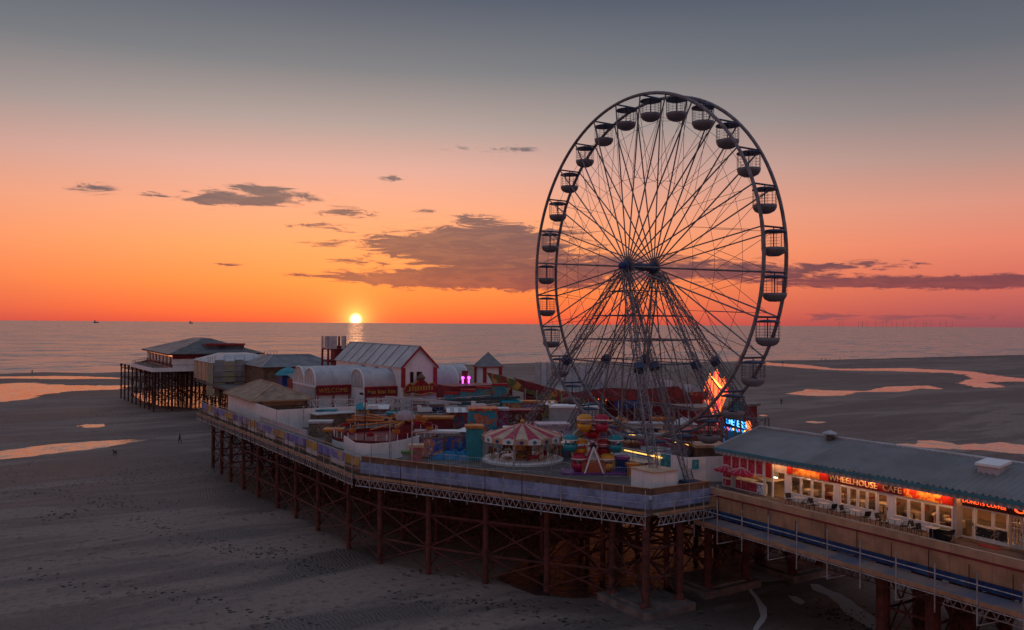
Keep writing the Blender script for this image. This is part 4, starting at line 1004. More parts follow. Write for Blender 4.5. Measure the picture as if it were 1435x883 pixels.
# ornate carved sign
og = thing('ornate_sign', 'carved red and gold ornamental sign on the front of the gabled hall', 'sign', (55.5, 116.4, 10.6))
pts = [(52.9, 10.55), (52.5, 11.2), (52.9, 11.9), (53.5, 12.35), (54.2, 12.1), (54.8, 12.6), (55.5, 13.1), (56.2, 12.6), (56.8, 12.1), (57.5, 12.35), (58.1, 11.9), (58.5, 11.2), (58.1, 10.55), (57.2, 10.8), (55.5, 10.5), (53.8, 10.8)]
MB().slab([(x, 116.4, z) for x, z in pts], (0, .25, 0)).build('board', RED, og)
b = MB(); b.path([(x, 116.36, z) for x, z in pts], .09, 5, 0, True); b.build('gold_border', GOLD, og)
b = MB()
for k in range(9): x = 53.45+k*.47; b.box(x, x+.3, 116.3, 116.36, 11.2, 11.85+.1*(k % 2))
b.build('gold_letters', GOLD, og); MB().lathe([(0,0),(.6,0),(.75,.3),(.3,.8),(0,1.1)], 8, (55.5, 116.4, 12.9)).build('finial', BROWN, og)
# turret
tu = thing('turret', 'small white square turret with grey pyramid roof and red corners', 'turret', (74.6, 129, D))
tx, ty = 74.6, 128.5
MB().box(tx-1.6, tx+1.6, ty-1.6, ty+1.6, D, 13.9).build('wall', WHITE, tu)
for sx in (-1, 1):
    for sy in (-1, 1): MB().box(tx+sx*1.6-.25, tx+sx*1.6+.25, ty+sy*1.6-.25, ty+sy*1.6+.25, D, 13.95).build('corner_board', RED, tu)
b = MB(); q = 2.1; b.add([(tx-q, ty-q, 13.95), (tx+q, ty-q, 13.95), (tx+q, ty+q, 13.95), (tx-q, ty+q, 13.95), (tx, ty, 16.6)], [(0,3,2,1), (0,1,4), (1,2,4), (2,3,4), (3,0,4)]); b.build('roof', ROOFG, tu)
b = MB(); b.path([(tx-q, ty-q, 13.95), (tx+q, ty-q, 13.95), (tx+q, ty+q, 13.95), (tx-q, ty+q, 13.95)], .1, 4, 0, True); b.build('eave_trim', RED, tu)
# ride tower behind the hall
dt = thing('ride_tower', 'square red steel ride tower with grey sheeted top behind the vaults', 'tower', (56.8, 160, D))
cx, cy = 56.8, 160.
for sx in (-1, 1):
    for sy in (-1, 1): rod('tower_leg', (cx+sx*1.75, cy+sy*1.75, D), (cx+sx*1.75, cy+sy*1.75, 18.9), .16, MAROON, dt, 'sq')
for z in (12., 14., 16.4):
    for a, c in (((-1,-1),(1,-1)), ((-1,-1),(-1,1)), ((1,-1),(1,1)), ((-1,1),(1,1))): rod('tower_beam', (cx+a[0]*1.75, cy+a[1]*1.75, z), (cx+c[0]*1.75, cy+c[1]*1.75, z), .12, MAROON, dt, 'sq')
for z in (12, 14): rod('tower_brace', (cx-1.75, cy-1.75, z), (cx+1.75, cy-1.75, z+2.2), .07, MAROON, dt)
for k in (0, 1, 3): MB().box(cx-1.85+k*.93, cx-1.85+k*.93+.9, cy-1.95, cy-1.85, 16.4, 19.).build('sheet', GREYW, dt); MB().box(cx-1.95, cx-1.85, cy-1.85+k*.93, cy-1.85+k*.93+.9, 16.4, 19.).build('sheet', GREYW, dt)
MB().box(cx-.2, cx+1.6, cy-1.2, cy+1.2, 13., 17.).build('lift_car', MAROON, dt); MB().box(cx+1.7, cx+2.6, cy-1.6, cy-.4, 12.8, 14.6).build('side_cage', RED, dt)
# low grey roofed building on the neck
lr = thing('low_hall', 'low hall with faceted grey roof on the pier neck', 'building', (54, 178, D))
MB().box(46, 62, 172, 188, D, 12.4).build('wall', BROWN, lr)
b = MB(); b.add([(45.4,171.4,12.3),(62.6,171.4,12.3),(62.6,188.6,12.3),(45.4,188.6,12.3),(49.5,177.5,14.6),(57.5,177.5,14.6),(57.5,183,14.6),(49.5,183,14.6)], [(0,1,5,4),(1,2,6,5),(2,3,7,6),(3,0,4,7),(4,5,6,7)]); b.build('roof', ROOFG, lr)
for p, q in (((45.4,171.4,12.35),(49.5,177.5,14.65)), ((62.6,171.4,12.35),(57.5,177.5,14.65)), ((49.5,177.5,14.65),(57.5,177.5,14.65)), ((49.5,177.5,14.65),(49.5,183,14.65))): rod('roof_hip', p, q, .12, ROOFW, lr)
WARM = glow_mat('warm_bulbs', (1., .25, .06), 1.8)
lg = thing('lit_stall', 'small dark stall strung with glowing orange bulbs behind the tan shed', 'stall', (48, 150, D))
MB().box(45.2, 49.6, 149, 152.5, D, 11.2).build('stall_box', MAROON, lg); MB().slab([(45., 148.6, 11.2), (49.8, 148.6, 11.2), (49.8, 152.6, 11.9), (45., 152.6, 11.9)], (0, 0, .12)).build('stall_roof', ROOFG, lg)
for k in range(14): MB().ball((45.2+k*.33, 148.5, 11.3+.5*math.sin(k*1.7)**2), .09, 6, 4).build('bulb', WARM, lg)
for k in range(5): MB().box(45.4+k*.85, 45.9+k*.85, 148.9, 148.99, 9.+.2*(k % 2), 10.2).build('lit_panel', glow_mat('stall_glow', (1., .22, .05), .9), lg)
st2 = thing('blue_stall', 'little blue topped booth beside the scaffolded building', 'stall', (47.5, 160, D))
MB().box(46., 49., 158.5, 161.5, D, 11.4).build('stall_box', BLUE, st2); MB().lathe([(2.6, 0), (1.6, .9), (.1, 1.6)], 8, (47.5, 160, 11.4)).build('stall_roof', TEAL, st2)
# scaffolded building
sb = thing('scaffolded_building', 'grey roofed building wrapped in scaffolding and green debris netting', 'building', (48, 195, D))
MB().box(39.6, 54.5, 188.6, 208, D, 12.6).build('wall', GREYW, sb)
for k in range(4):
    y = 191+k*4.6; b = MB(); b.box(39.2, 39.6, y, y+3.9, D+.2, 12.3); b.build('wall_bay', CREAM, sb); MB().lathe([(1.9, 0), (1.5, .5), (.05, .8)], 8, (39.5, y+1.95, 12.3), 0, math.pi/2, 3*math.pi/2, .25, 1).build('bay_head', GREYW, sb)
b = MB(); b.add([(38.8,188,12.6),(55,188,12.6),(55,208.6,12.6),(38.8,208.6,12.6),(43.5,194,14.3),(50,194,14.3),(50,203,14.3),(43.5,203,14.3)], [(0,1,5,4),(1,2,6,5),(2,3,7,6),(3,0,4,7),(4,5,6,7)]); b.build('roof', ROOFW, sb)
for k in range(7):
    x0 = 39.4+k*2.1
    for z0, z1, m in ((5.3, 8.3, NETG if k < 3 else NETB), (8.35, 10.9, NETG if k % 2 else NETB), (10.95, 13.3, NETG if k in (1, 4, 5) else NETB)):
        if z0 < 6 and k > 4: continue
        MB().box(x0, x0+2.04, 186.9, 186.96, z0, z1-.3*(k % 2)).build('net_sheet', m, sb)
    rod('scaffold_pole', (x0, 186.7, 4.8), (x0, 186.7, 14.2), .07, GALV, sb)
for k in range(3): MB().box(39.1, 39.16, 187+k*2.2, 187+k*2.2+2.1, 5.3, 12.6).build('net_sheet', NETG, sb); rod('scaffold_pole', (38.9, 187+k*2.2, 4.8), (38.9, 187+k*2.2, 13.9), .07, GALV, sb)
for z in (6.6, 8.4, 9.6, 10.9, 12.2): rod('ledger', (39, 186.65, z), (54.5, 186.65, z), .06, RUSTD if z in (9.6, 8.4) else GALV, sb)
# pier head pavilion
pv = thing('pier_head_pavilion', 'broad pier head pavilion with weathered hipped slate roof and red band', 'building', (48, 245, HD))
ax0, ax1, ay0, ay1 = 34., 57., 212.5, 257.; ez, rz = 13.75, 17.15
MB().box(ax0+1.2, ax1-1, ay0+1.2, ay1-1, HD, ez-.1).build('wall', WHITE, pv)
MB().box(ax0+1.1, ax1-.9, ay0+1.08, ay0+1.19, 12.5, ez-.12).build('red_band', MAROON, pv)
MB().box(ax0+1.08, ax0+1.19, ay0+1.2, ay1-1, HD+.2, 11.2).build('red_band', MAROON, pv)
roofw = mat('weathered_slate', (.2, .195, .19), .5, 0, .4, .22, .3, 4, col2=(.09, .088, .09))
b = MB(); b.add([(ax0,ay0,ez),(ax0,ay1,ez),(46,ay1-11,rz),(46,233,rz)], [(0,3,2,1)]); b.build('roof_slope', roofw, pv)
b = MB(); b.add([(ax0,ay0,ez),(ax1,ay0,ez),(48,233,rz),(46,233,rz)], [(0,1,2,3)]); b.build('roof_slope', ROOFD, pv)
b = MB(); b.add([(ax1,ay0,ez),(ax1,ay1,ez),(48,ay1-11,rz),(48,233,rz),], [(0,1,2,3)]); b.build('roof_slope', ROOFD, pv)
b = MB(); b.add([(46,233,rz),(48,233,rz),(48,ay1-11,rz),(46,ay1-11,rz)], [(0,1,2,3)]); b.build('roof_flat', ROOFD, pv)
MB().box(ax0-.1, ax0+.05, ay0, ay1, ez-.35, ez+.02).build('eave_board', BROWN, pv); MB().box(ax0, ax1, ay0-.1, ay0+.05, ez-.3, ez+.02).build('eave_board', RUSTD, pv)
for k in range(7):
    y = ay0+3+k*5.6; f = MB().box(ax0+1.02, ax0+1.2, y, y+2.6, HD+.3, 12.9).build('window', RUSTD, pv); MB().box(ax0+.98, ax0+1.02, y+.2, y+2.4, HD+.5, 12.7).build('pane', MATS['dark_pane'], f)
EVL = glow_mat('eave_light', (1., .3, .1), 1.3)
MB().box(ax0+.9, ax0+1.0, ay0+1.2, ay1-8, ez-.62, ez-.42).build('eave_light', EVL, pv)
MB().box(42.5, 43.6, ay0+1.0, ay0+1.2, HD, 12.3).build('door', BLACK, pv)
MB().box(44, 53.5, 219, 231, 13.5, 15.9).build('dormer', ROOFD, pv); MB().box(43.8, 53.7, 218.8, 219.1, 15.65, 16.1).build('dormer_trim', RED, pv); MB().box(47, 49, 218.9, 219., 14.4, 15.5).build('dormer_window', BLACK, pv)
MB().ball((46.5, ay0+.9, 13.1), .2, 8, 5).build('lamp', glow_mat('red_lamp', (1., .06, .02), 6), pv)
MB().box(57.2, 61, 214, 222, HD, 13.).build('annexe', MAROON, pv)
for k in range(5): rod('annexe_rail', (57.4+k*.8, 213.8, 13), (57.4+k*.8, 213.8, 14.2), .06, RUSTD, pv)
# tan roofed shed by the edge
sh = thing('tan_roofed_shed', 'white boarded shed with tan hipped roof at the platform edge', 'shed', (34, 122, D))
for p, q in seg((29.9, 132.), (29.9, 116.4), 1.95): MB().obox(p, q-(q-p)*.02, .1, 2.75, 0, D).build('wall_board', WHITE, sh)
MB().box(29.97, 37.5, 116.4, 132, D, D+2.5).build('core', BROWN, sh)
b = MB(); b.add([(29.3,115.6,10.7),(38.2,115.6,10.7),(38.2,132.6,10.7),(29.3,132.6,10.7),(33.7,120,12.75),(33.7,128.4,12.75)], [(0,1,4),(1,2,5,4),(2,3,5),(3,0,4,5)]); b.build('roof', THATCH, sh)
for p, q in (((29.3,115.6,10.75),(33.7,120,12.8)), ((38.2,115.6,10.75),(33.7,120,12.8)), ((33.7,120,12.8),(33.7,128.4,12.8)), ((29.3,132.6,10.75),(33.7,128.4,12.8))): rod('roof_hip', p, q, .09, TANL, sh)
b = MB(); b.path([(29.3,115.6,10.6),(38.2,115.6,10.6),(38.2,132.6,10.6),(29.3,132.6,10.6)], .12, 4, 0, True); b.build('eave_board', TAN, sh)
MB().box(31., 37, 116.25, 116.4, D+1.9, 10.6).build('gable_board', TAN, sh)
fence('white_screen_wall', 'white board screen wall enclosing the yard beside the tan roofed shed', [(29.85, 116.3), (29.85, 105.2), (40.5, 105.2)], D, D+2.45, WHITE, 1.5)
fence('grey_sheet_fence', 'grey corrugated sheet fence standing along the platform edge', [(27.6, 104.5), (28.3, 88.)], D, D+1.9, GREYW, 1.2)
cs_ = mat('timber_clutter', (.28, .2, .15), .7)
t = local('timber_stack', 'loose stack of timber beams in the walled yard', 'timber', (34, 101, D), .4)
for k in range(7): MB().bar((-2.2+.2*k, -.8+.25*k, .1+.12*(k % 3)), (2.1-.15*k, -.5+.2*k, .15+.14*(k % 3)), .09, 4).build('beam', cs_, t)
t = local('site_cabin', 'low flat roofed dark cabin in the walled yard', 'cabin', (36.5, 103, D), .1)
MB().box(-2.6, 2.6, -1.1, 1.1, 0, 1.9).build('wall', BROWN, t); MB().box(-2.8, 2.8, -1.3, 1.3, 1.9, 2.02).build('roof', GREYW, t)
# far screen fence
WBR = mat('windbreak_sheet', (.6, .65, .72), .5, 0, .15, 1., streak=.3)
fs_ = thing('screen_fence', 'tall grey corrugated windbreak along the far edge of the platform', 'fence', (86, 105, D))
for p, q in seg((86.5, 85.), (86.5, 131.), 2.0):
    h = 4.5+min(1.9, (p.y-85)*.09); MB().obox(p, q-(q-p)*.03, .1, h, 0, D).build('panel', WBR if random.random() < .7 else GREYW, fs_)
    rod('post', (86.4, p.y, D), (86.4, p.y, D+h+.3), .06, GALV, fs_)
# ================================================================ RIDES AND STALLS
# carousel
q = at(726, 653, D); cxx, cyy = q.x+2.2, q.y+2.7
ca = local('carousel', 'striped red and cream galloper carousel with painted rounding boards', 'carousel', (cxx, cyy, D), .2); ca.scale = (1, 1, .7)
MB().lathe([(0,0),(4.1,0),(4.15,.3),(3.95,.42),(0,.42)], 32).build('base', WHITE2, ca)
MB().lathe([(1.0,.42),(1.0,3.4)], 16).build('centre_drum', mural('drum_art', [(.3, .05, .03), (.5, .3, .1), (.2, .05, .04), (.45, .35, .3)], 1.6, 9.), ca)
for k in range(20):
    a0, a1 = 2*math.pi*k/20, 2*math.pi*(k+1)/20; R_ = 4.0
    b = MB(); b.add([(0,0,5.4), (math.cos(a0)*R_, math.sin(a0)*R_, 3.65), (math.cos(a1)*R_, math.sin(a1)*R_, 3.65)], [(0,1,2)]); b.build('canopy_panel', PINKRED if k % 2 else CREAM, ca)
    am = (a0+a1)/2; R2 = 4.05
    p0, p1 = Vector((math.cos(a0)*R2, math.sin(a0)*R2, 0)), Vector((math.cos(a1)*R2, math.sin(a1)*R2, 0)); nn = Vector((math.cos(am), math.sin(am), 0))
    pts = [p0+Vector((0,0,2.95)), p1+Vector((0,0,2.95)), p1+Vector((0,0,3.6)), (p0+p1)/2+Vector((0,0,3.85)), p0+Vector((0,0,3.6))]
    f = MB().slab(pts, nn*.06).build('rounding_board', WHITE2 if k % 2 else CREAM, ca)
    b = MB(); c = (p0+p1)/2+nn*.09+Vector((0,0,3.3)); tv = (p1-p0).normalized()
    b.add([c+tv*.26, c+Vector((0,0,.3)), c-tv*.26, c-Vector((0,0,.3))], [(0,1,2,3)]); b.build('medallion', TEAL if k % 2 else BLUE, f)
    if k % 2 == 0: rod('twisted_pole', p0*.96+Vector((0,0,.42)), p0*.96+Vector((0,0,3.0)), .04, GOLD, ca)
MB().lathe([(.2,5.35),(.25,5.6),(.02,6.)], 8).build('finial', GOLD, ca)
def horse_mesh():
    b = MB()
    b.ball((0,0,0), .3, 10, 6, 0, .85); b.v = [(v[0]*1.75, v[1]*.75, v[2]) for v in b.v]
    b.bar((.38,0,.05), (.66,0,.5), .17, 6, 0, .1); b.bar((.6,0,.52), (.92,0,.34), .11, 6, 0, .06)
    for s in (-1, 1):
        b.bar((.36, s*.1, -.1), (.62, s*.1, -.3), .07, 5, 0, .05); b.bar((.62, s*.1, -.3), (.5, s*.1, -.6), .05, 5, 0, .04)
        b.bar((-.4, s*.1, -.1), (-.6, s*.1, -.35), .09, 5, 0, .05); b.bar((-.6, s*.1, -.35), (-.78, s*.1, -.62), .05, 5, 0, .035)
        b.bar((.6, s*.05, .55), (.58, s*.06, .66), .03, 4, 0, .01)
    b.bar((-.48,0,.08), (-.8,0,-.3), .08, 5, 0, .02); return b
hm = None
for k in range(16):
    rr_ = 3.3 if k % 2 else 2.3; a = 2*math.pi*k/16; z = 1.35+.25*math.sin(k*2.1)
    if hm is None: h = horse_mesh().build('horse', WHITE2, ca, True); hm = h
    else:
        h = bpy.data.objects.new('horse', hm.data.copy() if k in (1, 2) else hm.data); COL.objects.link(h); h.parent = ca
        if k % 3: h.data = (MB_B if k % 3 == 1 else MB_C)
    if k == 0:
        MB_B = hm.data.copy(); MB_B.materials[0] = BROWN; MB_C = hm.data.copy(); MB_C.materials[0] = RED
    h.location = (math.cos(a)*rr_, math.sin(a)*rr_, z-.6); h.rotation_euler = (0, 0, a+math.pi/2)
    rod('horse_pole', (math.cos(a)*rr_, math.sin(a)*rr_, .42), (math.cos(a)*rr_, math.sin(a)*rr_, 3.5), .03, GOLD, ca)
# children's balloon wheel
q = at(831, 665, D)
mwx, mwy = q.x+.6, q.y+.8
mw = local('balloon_wheel', 'small childrens wheel with yellow, red and teal round pods', 'ride', (mwx, mwy, D), -TH)
HZ = 2.45
for y_ in (-.35, .35):
    b = MB(); b.path([(math.cos(2*math.pi*k/24)*2.1, y_, HZ+math.sin(2*math.pi*k/24)*2.1) for k in range(24)], .05, 5, 0, True); b.build('ring', GREYW, mw)
    for k in range(6): a = math.radians(k*60+5); rod('spoke', (0, y_, HZ), (math.cos(a)*2.1, y_, HZ+math.sin(a)*2.1), .045, PINKRED, mw)
    for s in (-1, 1): rod('a_frame_leg', (0, y_*1.6, HZ), (s*.85, y_*3.2, .1), .08, WHITE2, mw)
hb = MB(); hb.bar((0, -.6, HZ), (0, .6, HZ), .28, 10); hb.build('hub', BLACK, mw)
MB().box(-1.1, 1.1, -.9, .9, .02, 1.0).build('base_box', mat('brick_red', (.5, .12, .06), .5), mw); MB().box(-2.9, 2.9, -1.3, 1.4, .004, .14).build('base_plate', PURPLE, mw)
for a, m in ((112, YELLOW), (68, PINKRED), (2, TEAL), (-52, YELLOW), (-128, PINKRED), (178, TEAL), (88, RED), (200, YELLOW), (-20, RED)):
    y_ = .0 if a not in (88, 200, -20) else .9; R_ = 2.1 if y_ == 0 else 1.2
    px_, pz_ = math.cos(math.radians(a))*R_, HZ+math.sin(math.radians(a))*R_
    o = MB().lathe([(.05,-1.0),(.45,-.95),(.68,-.6),(.7,-.25),(.62,-.25),(.55,-.6),(.05,-.75)], 14, (px_, y_, pz_+.35)).build('pod', m, mw, True)
    MB().lathe([(.72,.2),(.68,.42),(.4,.6),(.02,.66)], 14, (px_, y_, pz_+.35)).build('pod_roof', m, o, True)
    MB().lathe([(.74,.12),(.74,.22)], 14, (px_, y_, pz_+.35)).build('pod_band', WHITE2, o)
    for k in range(4): c, s = math.cos(k*math.pi/2+.8)*.6, math.sin(k*math.pi/2+.8)*.6; MB().bar((px_+c, y_+s, pz_+.1), (px_+c, y_+s, pz_+.5), .05, 4).build('pod_post', m, o)
# mural boards, tarp heap, pillar, pink box
def board(name, label, px0, px1, pt, pb, m, frame=BROWN, dy=.0):
    a = at(px0, pb, D); c = at(px1, pb, D); y = (a.y+c.y)/2; a = Vector((aty(px0, pb, y).x, y, 0)); c = Vector((aty(px1, pb, y).x, y, 0))
    dirx = Vector((math.cos(TH*.8), -math.sin(TH*.8), 0)); L = (c-a).length*.95; c = a+dirx*L
    h = aty((px0+px1)/2, pt, y).z-D
    t = thing(name, label, 'board', (a.x, a.y, D)); MB().obox(a, c, .1, h, 0, D).build('frame', frame, t)
    n = Vector((-dirx.y, dirx.x, 0))*-.07; e = dirx*.15; MB().obox(a+n+e, c+n-e, .04, h-.3, 0, D+.15).build('picture', m, t)
    for s in (a, c): rod('post', (s.x, s.y, D), (s.x, s.y, D+h+.1), .08, frame, t)
    return t
board('mural_board', 'painted seaside mural board with blue sky and orange shapes behind the tarp', 588, 620, 612, 641, mural('mural_a', [(.02, .05, .3), (.05, .1, .36), (.5, .2, .12), (.6, .4, .35), (.1, .3, .2)], .9, 1.))
board('mural_board', 'painted mural board with red parcel shape on blue beside the teal pillar', 622, 651, 610, 637, mural('mural_b', [(.02, .06, .32), (.03, .1, .38), (.45, .12, .05), (.1, .3, .3)], 1., 6.))
q = at(635, 646, D)
b = MB(); n = 26
tp = thing('tarp_heap', 'crumpled bright blue tarpaulin heap in front of the mural boards', 'tarpaulin', (q.x+1, q.y+1.2, D))
vs = []
for j in range(13):
    for i in range(n):
        a = 2*math.pi*i/n; r = 1-j/12; rx, ry = 2.75*r, 1.25*r
        x, y = math.cos(a)*rx, math.sin(a)*ry
        z = (1-r**2.2)*.75*(1+.45*mnoise.noise((x*1.3, y*1.3, 2.)))+.22*mnoise.noise((x*3.1, y*3.1, 8.))
        cx_, cy_ = x*math.cos(-TH)-y*math.sin(-TH), x*math.sin(-TH)+y*math.cos(-TH)
        vs.append((q.x+1+cx_*(1+.1*mnoise.noise((a*2, 1, 1))), q.y+1.2+cy_, D+max(0.004, z)))
b.add(vs, [(j*n+i, j*n+(i+1)%n, (j+1)*n+(i+1)%n, (j+1)*n+i) for j in range(12) for i in range(n)]); b.build('sheet', TARP, tp)
def booth(name, label, px, py, w, d, h, wallm, roofm, cat='stall', rz=-TH*.8, roof='flat', front=None, base=D):
    q = at(px, py, base); n = Vector((math.sin(TH), math.cos(TH), 0))*(d/2)
    t = local(name, label, cat, (q.x+n.x, q.y+n.y, base), rz)
    MB().box(-w/2, w/2, -d/2, d/2, .005, h).build('wall', wallm, t)
    if roof == 'flat': MB().box(-w/2-.15, w/2+.15, -d/2-.15, d/2+.15, h, h+.25).build('roof', roofm, t)
    elif roof == 'pyr':
        b = MB(); b.add([(-w/2-.3,-d/2-.3,h),(w/2+.3,-d/2-.3,h),(w/2+.3,d/2+.3,h),(-w/2-.3,d/2+.3,h),(0,0,h+w*.35)], [(0,3,2,1),(0,1,4),(1,2,4),(2,3,4),(3,0,4)]); b.build('roof', roofm, t)
    elif roof == 'awn':
        k = int(w/.5)
        for i in range(k):
            x0 = -w/2+i*w/k; MB().slab([(x0,-d/2-.7,h-.3),(x0+w/k,-d/2-.7,h-.3),(x0+w/k,-d/2,h+.15),(x0,-d/2,h+.15)], (0,0,.05)).build('awning_strip', roofm if i % 2 else WHITE2, t)
        MB().box(-w/2, w/2, -d/2, d/2, h, h+.2).build('roof', roofm, t)
    if front: MB().box(-w/2+.2, w/2-.2, -d/2-.05, -d/2, .4, h-.3).build('front_panel', front, t)
    return t
booth('teal_pillar', 'teal painted pillar block topped in orange beside the carousel', 664, 645, 1.6, 1.4, 3.2, TEAL, ORANGE, 'pillar')
booth('pink_cabinet', 'faded pink cabinet by the platform rail', 582, 652, 1.2, 1.0, 1.7, mat('faded_pink', (.5, .16, .17), .6), CREAM, 'cabinet')
SEAL = mural('seal_mural', [(.0, .22, .32), (.02, .28, .4), (.5, .12, .05), (.55, .2, .1), (.0, .2, .26)], .75, 3.)
FIRE = mural('flame_band', [(.45, .03, .02), (.6, .12, .03), (.7, .35, .05), (.4, .02, .03)], .8, 2.)
booth('mural_kiosk', 'square kiosk with flame coloured cornice and orange creature mural on teal', 675, 611, 3.4, 3., 3.1, SEAL, FIRE, 'kiosk')
booth('side_kiosk', 'narrow purple and red kiosk with white posts beside the creature mural kiosk', 700, 608, 1.9, 2., 2.9, mural('side_art', [(.25, .02, .05), (.3, .1, .25), (.3, .25, .35), (.1, .02, .04)], 1., 8.), GREYW, 'kiosk')
# white curved ramp wall with the orange swing ride
rampm = WHITE
rw = fence('curved_ramp_wall', 'curved pale blue white wall round the orange swing ride', [(at(x_, y_).x, at(x_, y_).y) for x_, y_ in ((482, 634), (497, 645), (520, 647), (548, 644), (570, 639), (588, 633))], D, D+1.75, WHITE, 1.6)
q = at(541, 622, D); ox, oy = q.x, q.y
orr = local('swing_ride', 'spider arm ride with long orange arms folded low over a round red platform', 'ride', (ox, oy, D), 0); orr.scale = (.92, .92, .82)
MB().lathe([(0,.5),(6.2,.5),(6.4,.8),(6.4,1.4),(6.2,1.4),(6.2,.9),(0,.9)], 40).build('platform', MAROON, orr)
MB().lathe([(6.5,.1),(6.55,1.0)], 40).build('skirt', WHITE2, orr)
for k in range(32): a = 2*math.pi*k/32; rod('fence_post', (math.cos(a)*6.3, math.sin(a)*6.3, 1.4), (math.cos(a)*6.3, math.sin(a)*6.3, 2.3), .05, WHITE2, orr)
b = MB(); b.path([(math.cos(2*math.pi*k/32)*6.3, math.sin(2*math.pi*k/32)*6.3, 2.3) for k in range(32)], .06, 4, 0, True); b.build('fence_rail', RED, orr)
hx_, hy_ = 2.3, -.6
MB().lathe([(1.2,.9),(1.1,2.2),(.6,3.2),(.5,3.6)], 12, (hx_, hy_, 0)).build('centre_tower', MAROON, orr); MB().lathe([(1.3,3.3),(1.2,3.9),(.7,4.4),(.02,4.6)], 12, (hx_, hy_, 0)).build('centre_dome', mat('dusty_pink', (.42, .33, .34), .6), orr, True)
for k in range(14):
    a = 2*math.pi*k/14+.1; L = 7.2 if math.cos(a) < -.2 else (5. if math.cos(a) < .3 else 3.); ez_ = 2.3+1.1*math.sin(a)**2+.4*math.sin(k*1.3)
    p = Vector((hx_+math.cos(a)*.9, hy_+math.sin(a)*.9, 3.1)); e = Vector((hx_+math.cos(a)*L, hy_+math.sin(a)*L, ez_+.5))
    b = MB(); b.lattice(p, e, .26, 6, .06, .035) if k % 4 == 1 else b.bar(p, e, .17, 5, 0, .11); o = b.build('arm', ORANGE, orr)
    c = e-Vector((0, 0, .5)); b = MB(); b.lathe([(.05,-.35),(.42,-.3),(.5,.1),(.42,.1),(.35,-.2)], 8, c); b.bar(e, c, .05, 4); b.build('seat', ORANGE if k % 2 else RED, o)
# coaster frame in front of the hall
mc = thing('steel_coaster', 'small white steel coaster frame with zigzag trusses in front of the amusement hall', 'ride', (50, 107, D))
PALE = mat('weathered_white_steel', (.62, .57, .57), .5, 0, .3, 1.5)
pts = [(36.5, 112.), (42, 110.5), (48, 108), (54, 104.5), (59, 101)]
for r_, (zo, off) in enumerate(((10.9, 0), (9.9, -2.2), (9.1, -4.4))):
    for (a, c) in zip(pts[:-1], pts[1:]):
        b = MB(); b.lattice((a[0]+.3*r_, a[1]+off, zo+.4*math.sin(a[0])), (c[0]+.3*r_, c[1]+off, zo+.4*math.sin(c[0])), .7, 6, .06, .04); b.build('track_truss', PALE if r_ != 1 else GREYW, mc)
for x, y in pts+[((a[0]+c[0])/2+0., (a[1]+c[1])/2) for a, c in zip(pts[:-1], pts[1:])]:
    for off in (0, -2.2, -4.4): rod('post', (x+.15, y+off, D), (x+.15, y+off, 11.1+.35*off), .07, PALE if off else RED, mc)
    rod('post_brace', (x+.15, y, 10.8), (x+.15, y-4.4, D+.4), .05, PALE, mc)
for k in range(6):
    x = 40+k*3.2; y = 111-k*1.9-2.5; b = MB(); b.box(x-.9, x+.9, y-.5, y+.5, 9.5+.3*(k % 3), 10.0+.3*(k % 3)); b.box(x-.9, x-.7, y-.5, y+.5, 10.0+.3*(k % 3), 10.4+.3*(k % 3)); b.build('car', WHITE2 if k % 2 else GREYW, mc)
b = MB(); b.slab([(45, 104.9, 11.3), (54.5, 101.2, 10.4), (54.5, 102.2, 10.4), (45, 105.9, 11.3)], (0, 0, .3)); b.build('track_slide', GREYW, mc)
# fun house
fh = thing('fun_house', 'fun house front with sloping blue murals and red roof edge', 'building', (56, 104, D))
FM = mural('fun_mural', [(.02, .16, .24), (.04, .26, .34), (.1, .2, .12), (.3, .12, .06), (.05, .1, .25)], .7, 5.)
for k in range(4):
    x0 = 53.5+k*1.9; y0 = 104.5-k*1.2; h = 3.6+k*.42
    MB().obox((x0, y0, 0), (x0+1.85, y0-1.17, 0), .3, h, 0, D+.01).build('mural_panel', FM, fh)
    MB().obox((x0, y0-.05, 0), (x0+1.85, y0-1.22, 0), .5, .35, 0, D+h).build('roof_edge', RED, fh)
MB().box(55, 63, 105.2, 110, D+.01, 12.6).build('rear_block', MAROON, fh)
b = MB(); b.slab([(53.2, 103.4, 10.9), (62, 97.9, 11.5), (62, 97.7, 11.2), (53.2, 103.2, 10.6)], (0, .3, 0)); b.build('hand_rail', BLACK, fh)
NP = glow_mat('purple_neon', (.75, .06, 1.), 5.)
np_ = thing('neon_gateway', 'maroon gateway flanked by glowing purple neon columns', 'gate', (61, 112.5, D))
gq = aty(648, 545, 113.); gq2 = aty(656.5, 545, 113.)
MB().box((gq.x+gq2.x)/2-.45, (gq.x+gq2.x)/2+.45, 113, 113.4, D, 14.3).build('gate_panel', MAROON, np_)
for p in (gq, gq2):
    rod('neon_column', (p.x, 112.9, 11.2), (p.x, 112.9, 13.), .11, NP, np_); MB().ball((p.x, 112.9, 13.2), .24, 8, 6).build('neon_head', NP, np_)
    for zz in (9.0, 9.5): MB().ball((p.x, 112.8, zz), .14, 6, 4).build('neon_star', NP, np_)
fs2 = thing('fairground_letters', 'row of white block letters on a frame below the purple neon', 'sign', (59.5, 110.5, 10))
for k in range(4):
    gp = aty(641+k*4.4, 560, 110.9); b = MB(); x = gp.x
    b.box(x-.22, x+.22, 110.8, 110.95, 10.1, 11.3) if k % 2 else (b.box(x-.22, x-.08, 110.8, 110.95, 10.1, 11.3), b.box(x-.08, x+.25, 110.8, 110.95, 11.1, 11.3), b.box(x-.08, x+.2, 110.8, 110.95, 10.6, 10.8)); b.build('letter', WHITE2, fs2)
MB().box(58.5, 62.5, 111., 111.2, D, 11.6).build('sign_frame', GREYW, fs2)
